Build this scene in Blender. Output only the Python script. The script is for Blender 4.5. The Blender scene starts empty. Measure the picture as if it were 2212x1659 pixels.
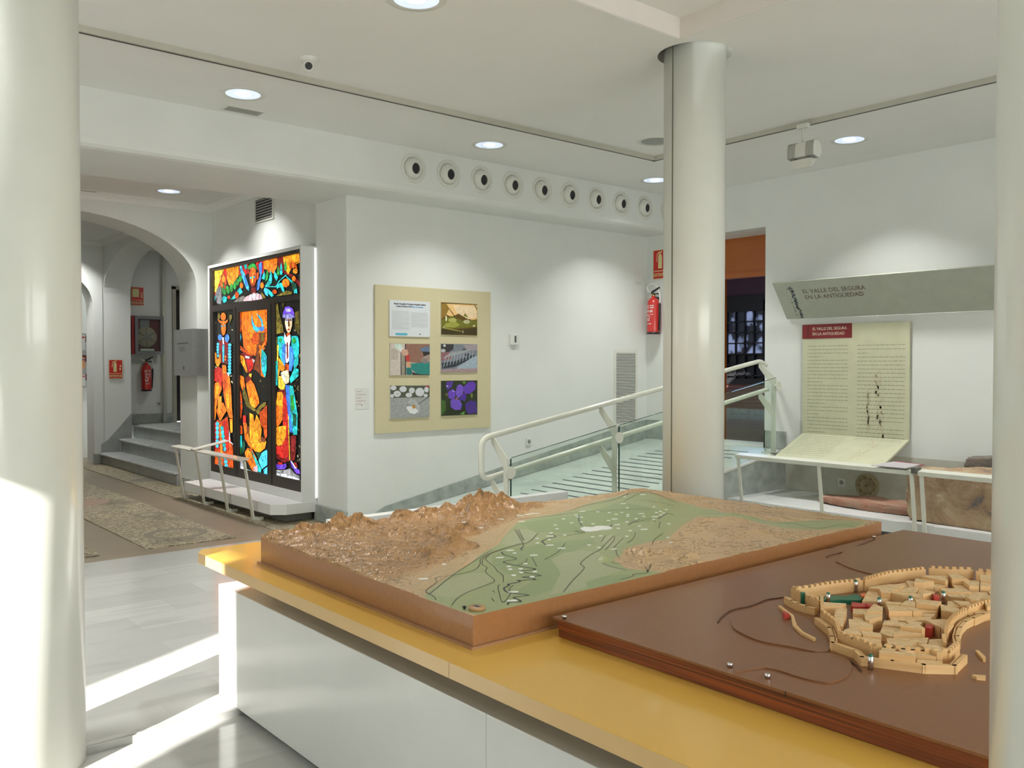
import bpy, bmesh, math, random
from mathutils import Vector, Matrix, noise
random.seed(7)
sc = bpy.context.scene
COL = sc.collection
# ------------------------------------------------------------------ camera
H = 1.55; F = 1913.0; PITCH = math.radians(1.21); YAW = math.radians(50)
cam = bpy.data.cameras.new('camera'); cam.sensor_width = 36; cam.lens = 36*F/2212; cam.clip_start = 0.05
co = bpy.data.objects.new('camera', cam); COL.objects.link(co)
co.location = (0, 0, H); co.rotation_euler = (math.radians(90)-PITCH, 0, YAW-math.radians(90))
sc.camera = co
# ------------------------------------------------------------------ world, sun, window daylight, entrance fill, exposure
w = bpy.data.worlds.new('world'); sc.world = w; w.use_nodes = True
w.node_tree.nodes['Background'].inputs[0].default_value = (.95, 1, .97, 1)
w.node_tree.nodes['Background'].inputs[1].default_value = 1.6
SUN_AZ = math.radians(27.2); SUN_EL = math.radians(22)
sl = bpy.data.lights.new('sun', 'SUN'); sl.energy = 14; sl.angle = math.radians(.53); sl.color = (1, .97, .93)
so = bpy.data.objects.new('sun', sl); COL.objects.link(so)
so.rotation_euler = Vector((math.cos(SUN_AZ)*math.cos(SUN_EL), math.sin(SUN_AZ)*math.cos(SUN_EL), -math.sin(SUN_EL))).to_track_quat('-Z', 'Y').to_euler()
def area(name, loc, d, sx, sy, power, color=(1, 1, 1), spread=180, shape='RECTANGLE'):
    l = bpy.data.lights.new(name, 'AREA'); l.shape = shape; l.size = sx
    if shape == 'RECTANGLE': l.size_y = sy
    l.energy = power; l.color = color; l.spread = math.radians(spread)
    o = bpy.data.objects.new(name, l); COL.objects.link(o); o.location = loc
    o.rotation_euler = Vector(d).to_track_quat('-Z', 'Y').to_euler(); return o
area('daylight_rear_window', (2.6, -3.92, 1.75), (0, 1, .12), 6.0, 2.2, 150, (.99, 1, .96))
area('entrance_fill_light', (-3.05, 8.0, 1.8), (1, 0, 0), 3.2, 2.0, 30, (1, 1, .97))  # added fill light for the entrance bay
area('next_room_daylight', (12.0, 8.6, 3.0), (0, .2, -1), 1.5, 1.5, 26, (.40, .58, 1))
sc.view_settings.view_transform = 'Standard'; sc.view_settings.look = 'None'
sc.view_settings.gamma = 1; sc.view_settings.use_curve_mapping = False
sc.view_settings.exposure = 0.33
sc.cycles.use_denoising = True
sc.cycles.max_bounces = 7; sc.cycles.diffuse_bounces = 5; sc.cycles.glossy_bounces = 4
sc.cycles.transparent_max_bounces = 12; sc.cycles.transmission_bounces = 6
sc.cycles.caustics_reflective = False; sc.cycles.caustics_refractive = False
sc.cycles.sample_clamp_indirect = 4

# ------------------------------------------------------------------ sight lines onto real planes (turns a pixel of the photo into a point)
fw = Vector((math.cos(YAW)*math.cos(PITCH), math.sin(YAW)*math.cos(PITCH), -math.sin(PITCH)))
rt = Vector((math.sin(YAW), -math.cos(YAW), 0)); upv = rt.cross(fw)
def on(x, y, X=None, Y=None, Z=None):
    d = fw + rt*((x-1106)/F) + upv*((829.5-y)/F)
    t = X/d.x if X is not None else Y/d.y if Y is not None else (Z-H)/d.z
    return Vector((0, 0, H)) + d*t
def pj(p):
    v = Vector(p) - Vector((0, 0, H)); c = v.dot(fw)
    return 1106+F*v.dot(rt)/c, 829.5-F*v.dot(upv)/c

# ------------------------------------------------------------------ materials
MATS = {}
def srgb(r, g, b):
    f = lambda c: ((c/255+.055)/1.055)**2.4 if c > 10 else c/255/12.92
    return (f(r), f(g), f(b))
def mat(name, col, rough=.5, metal=0, emit=None, es=1, var=.04, scale=8, bump=0, bscale=40, spec=.5, coat=0, alpha=None, stretch=(1, 1, 1), col2=None, trans=0):
    if name in MATS: return MATS[name]
    m = bpy.data.materials.new(name); m.use_nodes = True; nt = m.node_tree; N = nt.nodes; L = nt.links
    b = N['Principled BSDF']
    b.inputs['Roughness'].default_value = rough; b.inputs['Metallic'].default_value = metal
    b.inputs['Specular IOR Level'].default_value = spec; b.inputs['Coat Weight'].default_value = coat
    b.inputs['Coat Roughness'].default_value = .08
    tc = N.new('ShaderNodeTexCoord'); mp = N.new('ShaderNodeMapping'); mp.inputs['Scale'].default_value = stretch
    L.new(tc.outputs['Object'], mp.inputs[0])
    nz = N.new('ShaderNodeTexNoise'); nz.inputs['Scale'].default_value = scale; nz.inputs['Detail'].default_value = 6
    L.new(mp.outputs[0], nz.inputs['Vector'])
    mx = N.new('ShaderNodeMix'); mx.data_type = 'RGBA'
    c2 = col2 if col2 else tuple(c*(1-var*2) for c in col)
    mx.inputs[6].default_value = (*col, 1); mx.inputs[7].default_value = (*c2, 1)
    rp = N.new('ShaderNodeMapRange'); rp.inputs[1].default_value = .35; rp.inputs[2].default_value = .68
    L.new(nz.outputs[0], rp.inputs[0]); L.new(rp.outputs[0], mx.inputs[0])
    L.new(mx.outputs[2], b.inputs['Base Color'])
    if emit is not None:
        b.inputs['Emission Color'].default_value = (*emit, 1); b.inputs['Emission Strength'].default_value = es
    if bump:
        n2 = N.new('ShaderNodeTexNoise'); n2.inputs['Scale'].default_value = bscale; n2.inputs['Detail'].default_value = 5
        L.new(mp.outputs[0], n2.inputs['Vector'])
        bp = N.new('ShaderNodeBump'); bp.inputs['Strength'].default_value = bump; bp.inputs['Distance'].default_value = .01
        L.new(n2.outputs[0], bp.inputs['Height']); L.new(bp.outputs[0], b.inputs['Normal'])
    if trans: b.inputs['Transmission Weight'].default_value = trans
    if alpha is not None: b.inputs['Alpha'].default_value = alpha
    MATS[name] = m; return m
def colmat(name, emit=0, rough=.4, nscale=60, namt=.25):
    """colour comes from the 'Col' attribute (the print or the glass colour itself), broken up by noise"""
    m = bpy.data.materials.new(name); m.use_nodes = True; nt = m.node_tree; N = nt.nodes; L = nt.links
    b = N['Principled BSDF']; b.inputs['Roughness'].default_value = rough
    at = N.new('ShaderNodeAttribute'); at.attribute_name = 'Col'
    tc = N.new('ShaderNodeTexCoord'); nz = N.new('ShaderNodeTexNoise'); nz.inputs['Scale'].default_value = nscale; nz.inputs['Detail'].default_value = 4
    L.new(tc.outputs['Object'], nz.inputs['Vector'])
    mr = N.new('ShaderNodeMapRange'); mr.inputs[1].default_value = .3; mr.inputs[2].default_value = .7
    mr.inputs[3].default_value = 1-namt; mr.inputs[4].default_value = 1+namt*.6
    L.new(nz.outputs[0], mr.inputs[0])
    vm = N.new('ShaderNodeVectorMath'); vm.operation = 'SCALE'
    L.new(at.outputs['Color'], vm.inputs[0]); L.new(mr.outputs[0], vm.inputs['Scale'])
    if emit:
        v1 = N.new('ShaderNodeTexVoronoi'); v1.feature = 'DISTANCE_TO_EDGE'; v1.inputs['Scale'].default_value = 11; v2 = N.new('ShaderNodeTexVoronoi'); v2.inputs['Scale'].default_value = 11
        n3 = N.new('ShaderNodeTexNoise'); n3.inputs['Scale'].default_value = 5; dm = N.new('ShaderNodeVectorMath'); dm.operation = 'MULTIPLY_ADD'; dm.inputs[1].default_value = (.25, .25, .25)
        L.new(tc.outputs['Object'], n3.inputs['Vector']); L.new(n3.outputs['Color'], dm.inputs[0]); L.new(tc.outputs['Object'], dm.inputs[2])
        for v_ in (v1, v2): L.new(dm.outputs[0], v_.inputs['Vector'])
        e1 = N.new('ShaderNodeMapRange'); e1.inputs[1].default_value = .012; e1.inputs[2].default_value = .04; e1.inputs[3].default_value = .22; L.new(v1.outputs['Distance'], e1.inputs[0])
        sc1 = N.new('ShaderNodeSeparateColor'); L.new(v2.outputs['Color'], sc1.inputs[0]); e2 = N.new('ShaderNodeMapRange'); e2.inputs[3].default_value = .62; e2.inputs[4].default_value = 1.3; L.new(sc1.outputs[0], e2.inputs[0])
        mm = N.new('ShaderNodeMath'); mm.operation = 'MULTIPLY'; L.new(e1.outputs[0], mm.inputs[0]); L.new(e2.outputs[0], mm.inputs[1])
        mn = N.new('ShaderNodeMath'); mn.operation = 'MULTIPLY'; L.new(mm.outputs[0], mn.inputs[0]); L.new(mr.outputs[0], mn.inputs[1]); L.new(mn.outputs[0], vm.inputs['Scale'])
        b.inputs['Base Color'].default_value = (.02, .02, .02, 1)
        b.inputs['Roughness'].default_value = .15
        L.new(vm.outputs[0], b.inputs['Emission Color']); b.inputs['Emission Strength'].default_value = emit
    else: L.new(vm.outputs[0], b.inputs['Base Color'])
    return m
def marble(name, base, vein, rough, bw, bh, mortar, rot=0, vscale=1.6, msize=.0022, off=.5, vamt=.6):
    m = bpy.data.materials.new(name); m.use_nodes = True; nt = m.node_tree; N = nt.nodes; L = nt.links
    b = N['Principled BSDF']; b.inputs['Roughness'].default_value = rough
    tc = N.new('ShaderNodeTexCoord'); mp = N.new('ShaderNodeMapping'); mp.inputs['Rotation'].default_value = (0, 0, rot)
    L.new(tc.outputs['Object'], mp.inputs[0])
    br = N.new('ShaderNodeTexBrick'); br.inputs['Scale'].default_value = 1; br.inputs['Brick Width'].default_value = bw
    br.inputs['Row Height'].default_value = bh; br.inputs['Mortar Size'].default_value = msize; br.offset = off
    br.inputs['Color1'].default_value = (*base, 1); br.inputs['Color2'].default_value = (*[c*.86 for c in base], 1)
    br.inputs['Mortar'].default_value = (*mortar, 1)
    L.new(mp.outputs[0], br.inputs['Vector'])
    nz = N.new('ShaderNodeTexNoise'); nz.inputs['Scale'].default_value = vscale; nz.inputs['Detail'].default_value = 8; nz.inputs['Distortion'].default_value = 1.4
    sp = N.new('ShaderNodeMapping'); sp.inputs['Scale'].default_value = (1, 4, 1); L.new(tc.outputs['Object'], sp.inputs[0]); L.new(sp.outputs[0], nz.inputs['Vector'])
    mr = N.new('ShaderNodeMapRange'); mr.inputs[1].default_value = .52; mr.inputs[2].default_value = .72; mr.inputs[4].default_value = vamt
    L.new(nz.outputs[0], mr.inputs[0])
    mx = N.new('ShaderNodeMix'); mx.data_type = 'RGBA'; L.new(mr.outputs[0], mx.inputs[0]); L.new(br.outputs['Color'], mx.inputs[6]); mx.inputs[7].default_value = (*vein, 1)
    L.new(mx.outputs[2], b.inputs['Base Color']); return m
def pebble(name):
    m = bpy.data.materials.new(name); m.use_nodes = True; nt = m.node_tree; N = nt.nodes; L = nt.links
    b = N['Principled BSDF']; b.inputs['Roughness'].default_value = .45
    tc = N.new('ShaderNodeTexCoord'); vo = N.new('ShaderNodeTexVoronoi'); vo.inputs['Scale'].default_value = 38
    mp = N.new('ShaderNodeMapping'); mp.inputs['Scale'].default_value = (1, 1.7, 1); L.new(tc.outputs['Object'], mp.inputs[0])
    L.new(mp.outputs[0], vo.inputs['Vector'])
    cr = N.new('ShaderNodeValToRGB'); e = cr.color_ramp.elements
    e[0].position = 0; e[0].color = (.12, .10, .07, 1); e[1].position = 1; e[1].color = (.66, .60, .42, 1)
    for p, c in ((.25, (.27, .22, .13, 1)), (.5, (.42, .36, .23, 1)), (.8, (.54, .48, .33, 1))):
        x = e.new(p); x.color = c
    sx = N.new('ShaderNodeSeparateColor'); L.new(vo.outputs['Color'], sx.inputs[0]); L.new(sx.outputs[0], cr.inputs[0])
    ed = N.new('ShaderNodeTexVoronoi'); ed.feature = 'DISTANCE_TO_EDGE'; ed.inputs['Scale'].default_value = 38; L.new(mp.outputs[0], ed.inputs['Vector'])
    mr = N.new('ShaderNodeMapRange'); mr.inputs[1].default_value = .02; mr.inputs[2].default_value = .12; L.new(ed.outputs['Distance'], mr.inputs[0])
    big = N.new('ShaderNodeTexNoise'); big.inputs['Scale'].default_value = 1.1; L.new(tc.outputs['Object'], big.inputs['Vector'])
    b2 = N.new('ShaderNodeMapRange'); b2.inputs[1].default_value = .55; b2.inputs[2].default_value = .65; b2.inputs[3].default_value = 1; b2.inputs[4].default_value = .55; L.new(big.outputs[0], b2.inputs[0])
    ml = N.new('ShaderNodeMath'); ml.operation = 'MULTIPLY'; L.new(b2.outputs[0], ml.inputs[0]); ml.inputs[1].default_value = 1
    mx = N.new('ShaderNodeMix'); mx.data_type = 'RGBA'; mx.inputs[6].default_value = (.10, .085, .06, 1)
    L.new(mr.outputs[0], mx.inputs[0]); L.new(cr.outputs[0], mx.inputs[7])
    vm = N.new('ShaderNodeVectorMath'); vm.operation = 'SCALE'; L.new(mx.outputs[2], vm.inputs[0]); L.new(ml.outputs[0], vm.inputs['Scale'])
    L.new(vm.outputs[0], b.inputs['Base Color'])
    bp = N.new('ShaderNodeBump'); bp.inputs['Strength'].default_value = .5; bp.inputs['Distance'].default_value = .01; L.new(mr.outputs[0], bp.inputs['Height']); L.new(bp.outputs[0], b.inputs['Normal'])
    return m
WALL = mat('plaster_white', (.755, .775, .745), .55, var=.015, scale=3, bump=.05, bscale=25)
CEIL = mat('ceiling_white', (.83, .835, .81), .7, var=.01, scale=2)
BEIGEW = mat('ceiling_recess_paint', (.74, .69, .65), .7, var=.01)
PILL = mat('pillar_enamel', (.72, .725, .66), .28, var=.01, coat=.35)
METW = mat('white_enamel_metal', (.70, .70, .64), .3, var=.01, coat=.2)
CREAM = mat('cream_enamel_tube', (.70, .71, .62), .22, var=.01, coat=.3)
WHT = mat('white_laminate', (.76, .77, .76), .25, var=.01)
DARK = mat('black_void', (.01, .01, .012), .6)
GREYM = mat('grey_marble', (.40, .42, .39), .3, var=.25, scale=9, col2=(.26, .29, .27))
RMARB = mat('ramp_marble', (.60, .66, .61), .18, scale=3, col2=(.50, .56, .52))
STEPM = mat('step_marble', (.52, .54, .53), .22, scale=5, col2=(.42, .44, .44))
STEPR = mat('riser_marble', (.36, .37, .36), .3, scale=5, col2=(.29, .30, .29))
TAN = mat('tan_slab_stone', (.255, .207, .14), .32, scale=2.5, col2=(.215, .172, .12))
MARB = marble('white_marble_tiles', (.49, .49, .465), (.36, .37, .36), .14, .62, .31, (.42, .42, .40), vamt=.55)
PEB = pebble('pebble_mosaic')
STRIPE = mat('antislip_black', (.06, .065, .09), .5)
YEL = mat('mustard_lacquer', (.70, .415, .075), .26, var=.02, scale=2, coat=.3)
YELE = mat('mustard_edge', (.66, .44, .19), .28, var=.02, coat=.2)
CAB = mat('white_lacquer_panel', (.70, .71, .69), .24, var=.01, coat=.3)
MDF = mat('varnished_fibreboard', (.36, .165, .065), .3, var=.05, scale=60, coat=.25, bump=.03, bscale=200)
PLY = mat('red_plywood_layers', (.30, .072, .022), .35, scale=1.6, stretch=(1, 1, 130), col2=(.085, .026, .014), coat=.15)
BTOP = mat('brown_board_top', (.235, .100, .042), .34, var=.05, scale=60, coat=.08, spec=.35)
WOOD = mat('pale_pine_wood', (.76, .50, .24), .5, scale=5, stretch=(1, 1, 12), col2=(.64, .38, .16))
ROOF = mat('speckled_pine_block', (.82, .60, .34), .55, scale=140, col2=(.60, .38, .17), stretch=(1, .35, 1))
CHROME = mat('chrome', (.8, .8, .82), .12, 1)
STEEL = mat('brushed_steel', (.50, .50, .50), .3, .85, scale=30)
GLASSG = None
REDP = mat('red_paint', (.55, .03, .025), .3, var=.03, coat=.3)
BLK = mat('black_plastic', (.015, .015, .018), .4)
DKBR = mat('dark_bronze_frame', (.035, .028, .022), .4, var=.03)
PLASTW = mat('white_plastic', (.74, .74, .70), .35)
def glassmat():
    m = bpy.data.materials.new('green_tinted_glass'); m.use_nodes = True; N = m.node_tree.nodes; L = m.node_tree.links
    for n in list(N): N.remove(n)
    o = N.new('ShaderNodeOutputMaterial'); t = N.new('ShaderNodeBsdfTransparent'); t.inputs[0].default_value = (.925, .965, .94, 1)
    g = N.new('ShaderNodeBsdfGlossy'); g.inputs['Roughness'].default_value = .02; g.inputs[0].default_value = (.9, 1, .94, 1)
    ge = N.new('ShaderNodeNewGeometry'); dt = N.new('ShaderNodeVectorMath'); dt.operation = 'DOT_PRODUCT'; L.new(ge.outputs['Incoming'], dt.inputs[0]); L.new(ge.outputs['Normal'], dt.inputs[1])
    ab = N.new('ShaderNodeMath'); ab.operation = 'ABSOLUTE'; L.new(dt.outputs['Value'], ab.inputs[0]); s1 = N.new('ShaderNodeMath'); s1.operation = 'SUBTRACT'; s1.inputs[0].default_value = 1; L.new(ab.outputs[0], s1.inputs[1])
    pw = N.new('ShaderNodeMath'); pw.operation = 'POWER'; pw.inputs[1].default_value = 5; L.new(s1.outputs[0], pw.inputs[0]); f = N.new('ShaderNodeMath'); f.operation = 'MULTIPLY_ADD'; f.inputs[1].default_value = .9; f.inputs[2].default_value = .04; L.new(pw.outputs[0], f.inputs[0]); mx = N.new('ShaderNodeMixShader')
    L.new(f.outputs[0], mx.inputs[0]); L.new(t.outputs[0], mx.inputs[1]); L.new(g.outputs[0], mx.inputs[2]); L.new(mx.outputs[0], o.inputs[0])
    return m
GLASSG = glassmat()
PRINT = colmat('printed_photo', 0, .3, 50, .16)
PAPER = colmat('printed_paper', 0, .5, 8, .03)
STAIN = colmat('stained_glass', 1.35, .2, 22, .38)

# ------------------------------------------------------------------ builders
ORG = {}
def tag(o, label=None, cat=None, group=None, kind=None):
    if label: o['label'] = label
    if cat: o['category'] = cat
    if group: o['group'] = group
    if kind: o['kind'] = kind
    return o
def thing(name, label, cat, loc, group=None):
    o = bpy.data.objects.new(name, None); COL.objects.link(o); o.location = loc; o.empty_display_size = .1
    ORG[o.name] = Vector(loc); return tag(o, label, cat, group)
class MB:
    def __init__(s): s.v = []; s.f = []; s.m = []; s.c = []; s.sm = []
    def face(s, pts, mi=0, col=None, smooth=False):
        n = len(s.v); s.v += [Vector(p) for p in pts]; s.f.append(list(range(n, n+len(pts)))); s.m.append(mi); s.c.append(col); s.sm.append(smooth)
    def mesh(s, vs, fs, mi=0, smooth=False, col=None):
        n = len(s.v); s.v += [Vector(p) for p in vs]
        for f in fs: s.f.append([n+i for i in f]); s.m.append(mi); s.c.append(col); s.sm.append(smooth)
        return s
    def box(s, a, b, mi=0):
        x0, y0, z0 = a; x1, y1, z1 = b
        x0, x1 = sorted((x0, x1)); y0, y1 = sorted((y0, y1)); z0, z1 = sorted((z0, z1))
        V = [(x0, y0, z0), (x1, y0, z0), (x1, y1, z0), (x0, y1, z0), (x0, y0, z1), (x1, y0, z1), (x1, y1, z1), (x0, y1, z1)]
        return s.mesh(V, [(0, 3, 2, 1), (4, 5, 6, 7), (0, 1, 5, 4), (1, 2, 6, 5), (2, 3, 7, 6), (3, 0, 4, 7)], mi)
    def prism(s, poly, vec, mi=0, mi_side=None):
        """polygon (list of 3D points) extruded by vec"""
        vec = Vector(vec); P = [Vector(p) for p in poly]; n = len(P)
        nr = Vector((0, 0, 0))
        for i in range(n): nr += P[i].cross(P[(i+1) % n])
        if nr.dot(vec) > 0: P = P[::-1]
        k = len(s.v); s.v += P + [p+vec for p in P]
        s.f.append(list(range(k, k+n))); s.m.append(mi); s.c.append(None); s.sm.append(False)
        s.f.append(list(range(k+2*n-1, k+n-1, -1))); s.m.append(mi); s.c.append(None); s.sm.append(False)
        for i in range(n):
            j = (i+1) % n
            s.f.append([k+j, k+i, k+n+i, k+n+j]); s.m.append(mi if mi_side is None else mi_side); s.c.append(None); s.sm.append(False)
        return s
    def tube(s, pts, r, seg=12, mi=0, caps=True, closed=False):
        P = [Vector(p) for p in pts]; n = len(P); rings = []
        rr = r if isinstance(r, (list, tuple)) else [r]*n
        prev = None; k = len(s.v)
        for i in range(n):
            a = P[max(i-1, 0)]; b = P[min(i+1, n-1)]; t = (b-a).normalized()
            if prev is None:
                u = Vector((0, 0, 1)) if abs(t.z) < .9 else Vector((1, 0, 0)); u = (u - t*u.dot(t)).normalized()
            else: u = (prev - t*prev.dot(t)).normalized()
            prev = u; w_ = t.cross(u)
            for q in range(seg):
                an = 2*math.pi*q/seg; s.v.append(P[i] + (u*math.cos(an)+w_*math.sin(an))*rr[i])
        for i in range(n-1):
            for q in range(seg):
                q2 = (q+1) % seg
                s.f.append([k+i*seg+q, k+i*seg+q2, k+(i+1)*seg+q2, k+(i+1)*seg+q]); s.m.append(mi); s.c.append(None); s.sm.append(True)
        if caps:
            s.f.append([k+q for q in range(seg)][::-1]); s.m.append(mi); s.c.append(None); s.sm.append(False)
            s.f.append([k+(n-1)*seg+q for q in range(seg)]); s.m.append(mi); s.c.append(None); s.sm.append(False)
        return s
    def lathe(s, prof, c, ax=(0, 0, 1), seg=32, mi=0, smooth=True):
        """prof: (radius, height) pairs along axis ax from c"""
        ax = Vector(ax).normalized(); u = Vector((1, 0, 0)) if abs(ax.x) < .9 else Vector((0, 1, 0))
        u = (u-ax*u.dot(ax)).normalized(); w_ = ax.cross(u); c = Vector(c); k = len(s.v); n = len(prof)
        for r, h in prof:
            for q in range(seg):
                a = 2*math.pi*q/seg; s.v.append(c+ax*h+(u*math.cos(a)+w_*math.sin(a))*r)
        for i in range(n-1):
            for q in range(seg):
                q2 = (q+1) % seg
                s.f.append([k+i*seg+q, k+i*seg+q2, k+(i+1)*seg+q2, k+(i+1)*seg+q]); s.m.append(mi); s.c.append(None); s.sm.append(smooth)
        return s
    def cyl(s, c, r, h, ax=(0, 0, 1), seg=24, mi=0):
        s.lathe([(0.0001, 0), (r, 0), (r, 0), (r, h), (r, h), (0.0001, h)], c, ax, seg, mi, smooth=False); return s
    def build(s, name, mats, parent=None, bevel=0, label=None):
        org = Vector((0, 0, 0))
        if parent is not None: org = ORG[parent.name]
        else:
            lo = Vector([min(v[i] for v in s.v) for i in range(3)]); hi = Vector([max(v[i] for v in s.v) for i in range(3)])
            org = Vector(((lo.x+hi.x)/2, (lo.y+hi.y)/2, lo.z))
        me = bpy.data.meshes.new(name); me.from_pydata([v-org for v in s.v], [], s.f)
        for mt in (mats if isinstance(mats, (list, tuple)) else [mats]): me.materials.append(mt)
        me.polygons.foreach_set('material_index', s.m); me.polygons.foreach_set('use_smooth', s.sm)
        if any(c is not None for c in s.c):
            ca = me.color_attributes.new('Col', 'FLOAT_COLOR', 'CORNER'); i = 0
            for p, c in zip(me.polygons, s.c):
                c = c or (0, 0, 0)
                for li in p.loop_indices: ca.data[li].color = (*c, 1)
        me.update()
        o = bpy.data.objects.new(name, me); COL.objects.link(o)
        ORG[o.name] = org
        if parent is not None: o.parent = parent
        else: o.location = org
        if bevel:
            b = o.modifiers.new('bevel', 'BEVEL'); b.width = bevel; b.segments = 2; b.limit_method = 'ANGLE'; b.angle_limit = .9
        if label: o['label'] = label
        return o
def struct(name, mb, m, **k):
    o = mb.build(name, m, **k); o['kind'] = 'structure'; return o
def part(name, mb, m, parent, **k): return mb.build(name, m, parent, **k)
def solo(name, mb, m, label, cat, group=None, **k): return tag(mb.build(name, m, **k), label, cat, group)
def holed(outer, holes, to3, thick, mi=0):
    """flat wall with real openings: outer/holes 2D loops, to3 maps (a,b,t)->3D with t through the thickness"""
    bm = bmesh.new(); es = []
    for lp in [outer]+holes:
        vs = [bm.verts.new((x, y, 0)) for x, y in lp]
        for i in range(len(vs)): es.append(bm.edges.new((vs[i], vs[(i+1) % len(vs)])))
    bmesh.ops.triangle_fill(bm, edges=es, use_beauty=True, use_dissolve=False)
    bm.verts.index_update(); V = [(v.co.x, v.co.y) for v in bm.verts]; Fs = [[v.index for v in f.verts] for f in bm.faces]; bm.free()
    mb = MB(); n = len(V)
    mb.mesh([to3(a, b, 0) for a, b in V]+[to3(a, b, thick) for a, b in V], Fs+[[n+i for i in f][::-1] for f in Fs], mi)
    k = 0
    for lp in [outer]+holes:
        for i in range(len(lp)):
            a, b = k+i, k+(i+1) % len(lp); mb.f.append([a, b, n+b, n+a]); mb.m.append(mi); mb.c.append(None); mb.sm.append(False)
        k += len(lp)
    me_fix = bmesh.new(); vs = [me_fix.verts.new(v) for v in mb.v]
    for f in mb.f:
        try: me_fix.faces.new([vs[i] for i in f])
        except ValueError: pass
    bmesh.ops.recalc_face_normals(me_fix, faces=me_fix.faces); me_fix.verts.index_update()
    out = MB(); out.v = [v.co.copy() for v in me_fix.verts]
    for f in me_fix.faces: out.f.append([v.index for v in f.verts]); out.m.append(mi); out.c.append(None); out.sm.append(False)
    me_fix.free(); return out
def circ(cx, cy, r, n=48): return [(cx+r*math.cos(2*math.pi*i/n), cy+r*math.sin(2*math.pi*i/n)) for i in range(n)]
def rect(a0, b0, a1, b1): return [(a0, b0), (a1, b0), (a1, b1), (a0, b1)]
def text(s, size, loc, xd, yd, m, parent, name='lettering', align='LEFT', sx=1.0, bold=.0):
    c = bpy.data.curves.new(name, 'FONT'); c.body = s; c.size = size; c.extrude = .0006; c.align_x = align; c.offset = bold; c.resolution_u = 3
    c.materials.append(m); o = bpy.data.objects.new(name, c); COL.objects.link(o)
    x = Vector(xd).normalized(); y = Vector(yd).normalized(); z = x.cross(y)
    mt = Matrix((x*sx, y, z)).transposed().to_4x4(); mt.translation = Vector(loc)-ORG[parent.name]
    dg = bpy.context.evaluated_depsgraph_get(); me = bpy.data.meshes.new_from_object(o.evaluated_get(dg)); bpy.data.objects.remove(o); bpy.data.curves.remove(c)
    me.transform(mt); o = bpy.data.objects.new(name, me); COL.objects.link(o)
    o.parent = parent; ORG[o.name] = ORG[parent.name]; return o
def grow(pts, d):
    c = Vector((sum(p[0] for p in pts)/len(pts), sum(p[1] for p in pts)/len(pts))); out = []
    n = len(pts); ar = sum(pts[i][0]*pts[(i+1) % n][1]-pts[(i+1) % n][0]*pts[i][1] for i in range(n)); sg = 1 if ar > 0 else -1
    for i in range(n):
        a = Vector(pts[i-1]); b = Vector(pts[i]); e = Vector(pts[(i+1) % n])
        t1 = (b-a); t2 = (e-b)
        if t1.length < 1e-6 or t2.length < 1e-6: out.append(tuple(b)); continue
        t1.normalize(); t2.normalize(); nn = Vector((t1.y+t2.y, -t1.x-t2.x))*sg
        if nn.length < .3: nn = Vector((t1.y, -t1.x))*sg
        nn.normalize(); out.append(tuple(b+nn*d))
    return out
# ================================================================== SETTING
RX = 8.45; CZ = 3.59; LX = -3.2; YB = -4.0
m = MB(); m.box((LX, 3.88, -.3), (9.0, 7.44, 0)); struct('floor', m, MARB)
m = MB(); m.box((LX, YB, -.3), (9.0, 3.88, -.03)); struct('floor', m, MARB)
m = MB(); m.box((LX, 7.44, -.3), (4.4, 16.6, -.004))
struct('floor', m, TAN)
m = MB(); m.box((LX, 3.83, -.03), (1.75, 3.885, .002)); m.box((LX, 3.84, -.03), (1.75, 3.845, .006)); struct('trim_1', m, mat('step_edge_marble', (.46, .46, .44), .35, scale=6, col2=(.36, .36, .34)))
# pebble mosaic fields set into the tan slabs, with darker rings
DPEB = mat('dark_pebbles', (.13, .115, .085), .5, scale=90, col2=(.28, .25, .18), bump=.4, bscale=90)
RPEB = mat('red_pebbles', (.27, .15, .115), .5, scale=90, col2=(.40, .31, .22), bump=.4, bscale=90)
for k, (a, b) in enumerate((((2.42, 7.68), (3.2, 14.2)), ((1.2, 7.66), (2.05, 14.2)), ((3.62, 7.62), (4.2, 14.6)), ((-.4, 7.66), (.9, 14.2)), ((1.0, 14.35), (3.5, 14.8)))):
    m = MB(); m.box((a[0], a[1], -.01), (b[0], b[1], .003)); struct('floor', m, PEB)
for k, (x, y, r0, r1, mt) in enumerate(((2.85, 8.2, .2, .28, DPEB), (2.72, 10.7, .0, .24, RPEB), (3.9, 9.8, 0, .2, DPEB), (1.6, 8.0, 0, .2, RPEB), (3.9, 12.3, 0, .22, DPEB), (3.0, 9.4, .1, .16, DPEB))):
    m = MB(); m.lathe([(max(r0, .001), .0045), (r1, .0045)], (x, y, 0), seg=28, smooth=False); struct('floor', m, mt)

# main ceiling with recess and the hole round the pillar
PB = (4.69, 3.72)
h = holed(rect(LX, YB, RX+.6, 7.1), [circ(PB[0], PB[1], .243), rect(.9, -1.2, 4.397, 3.606)], lambda a, b, t: (a, b, CZ+t), .16)
struct('ceiling', h, CEIL)
m = MB(); m.box((.8, -1.3, CZ+.13), (4.5, 3.7, CZ+.3)); struct('ceiling', m, CEIL)
m = MB()
for a, b in (((.9, 3.6, CZ+.002), (4.397, 3.607, CZ+.13)), ((4.391, -1.2, CZ+.002), (4.398, 3.606, CZ+.13)), ((.9, -1.2, CZ+.002), (.906, 3.606, CZ+.13)), ((.9, -1.2, CZ+.002), (4.397, -1.194, CZ+.13))): m.box(a, b)
struct('trim_2', m, BEIGEW)
m = MB(); m.box((PB[0]-.3, PB[1]-.11, CZ+.155), (PB[0]+.3, PB[1]+.35, CZ+.4)); struct('ceiling', m, CEIL)
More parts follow.
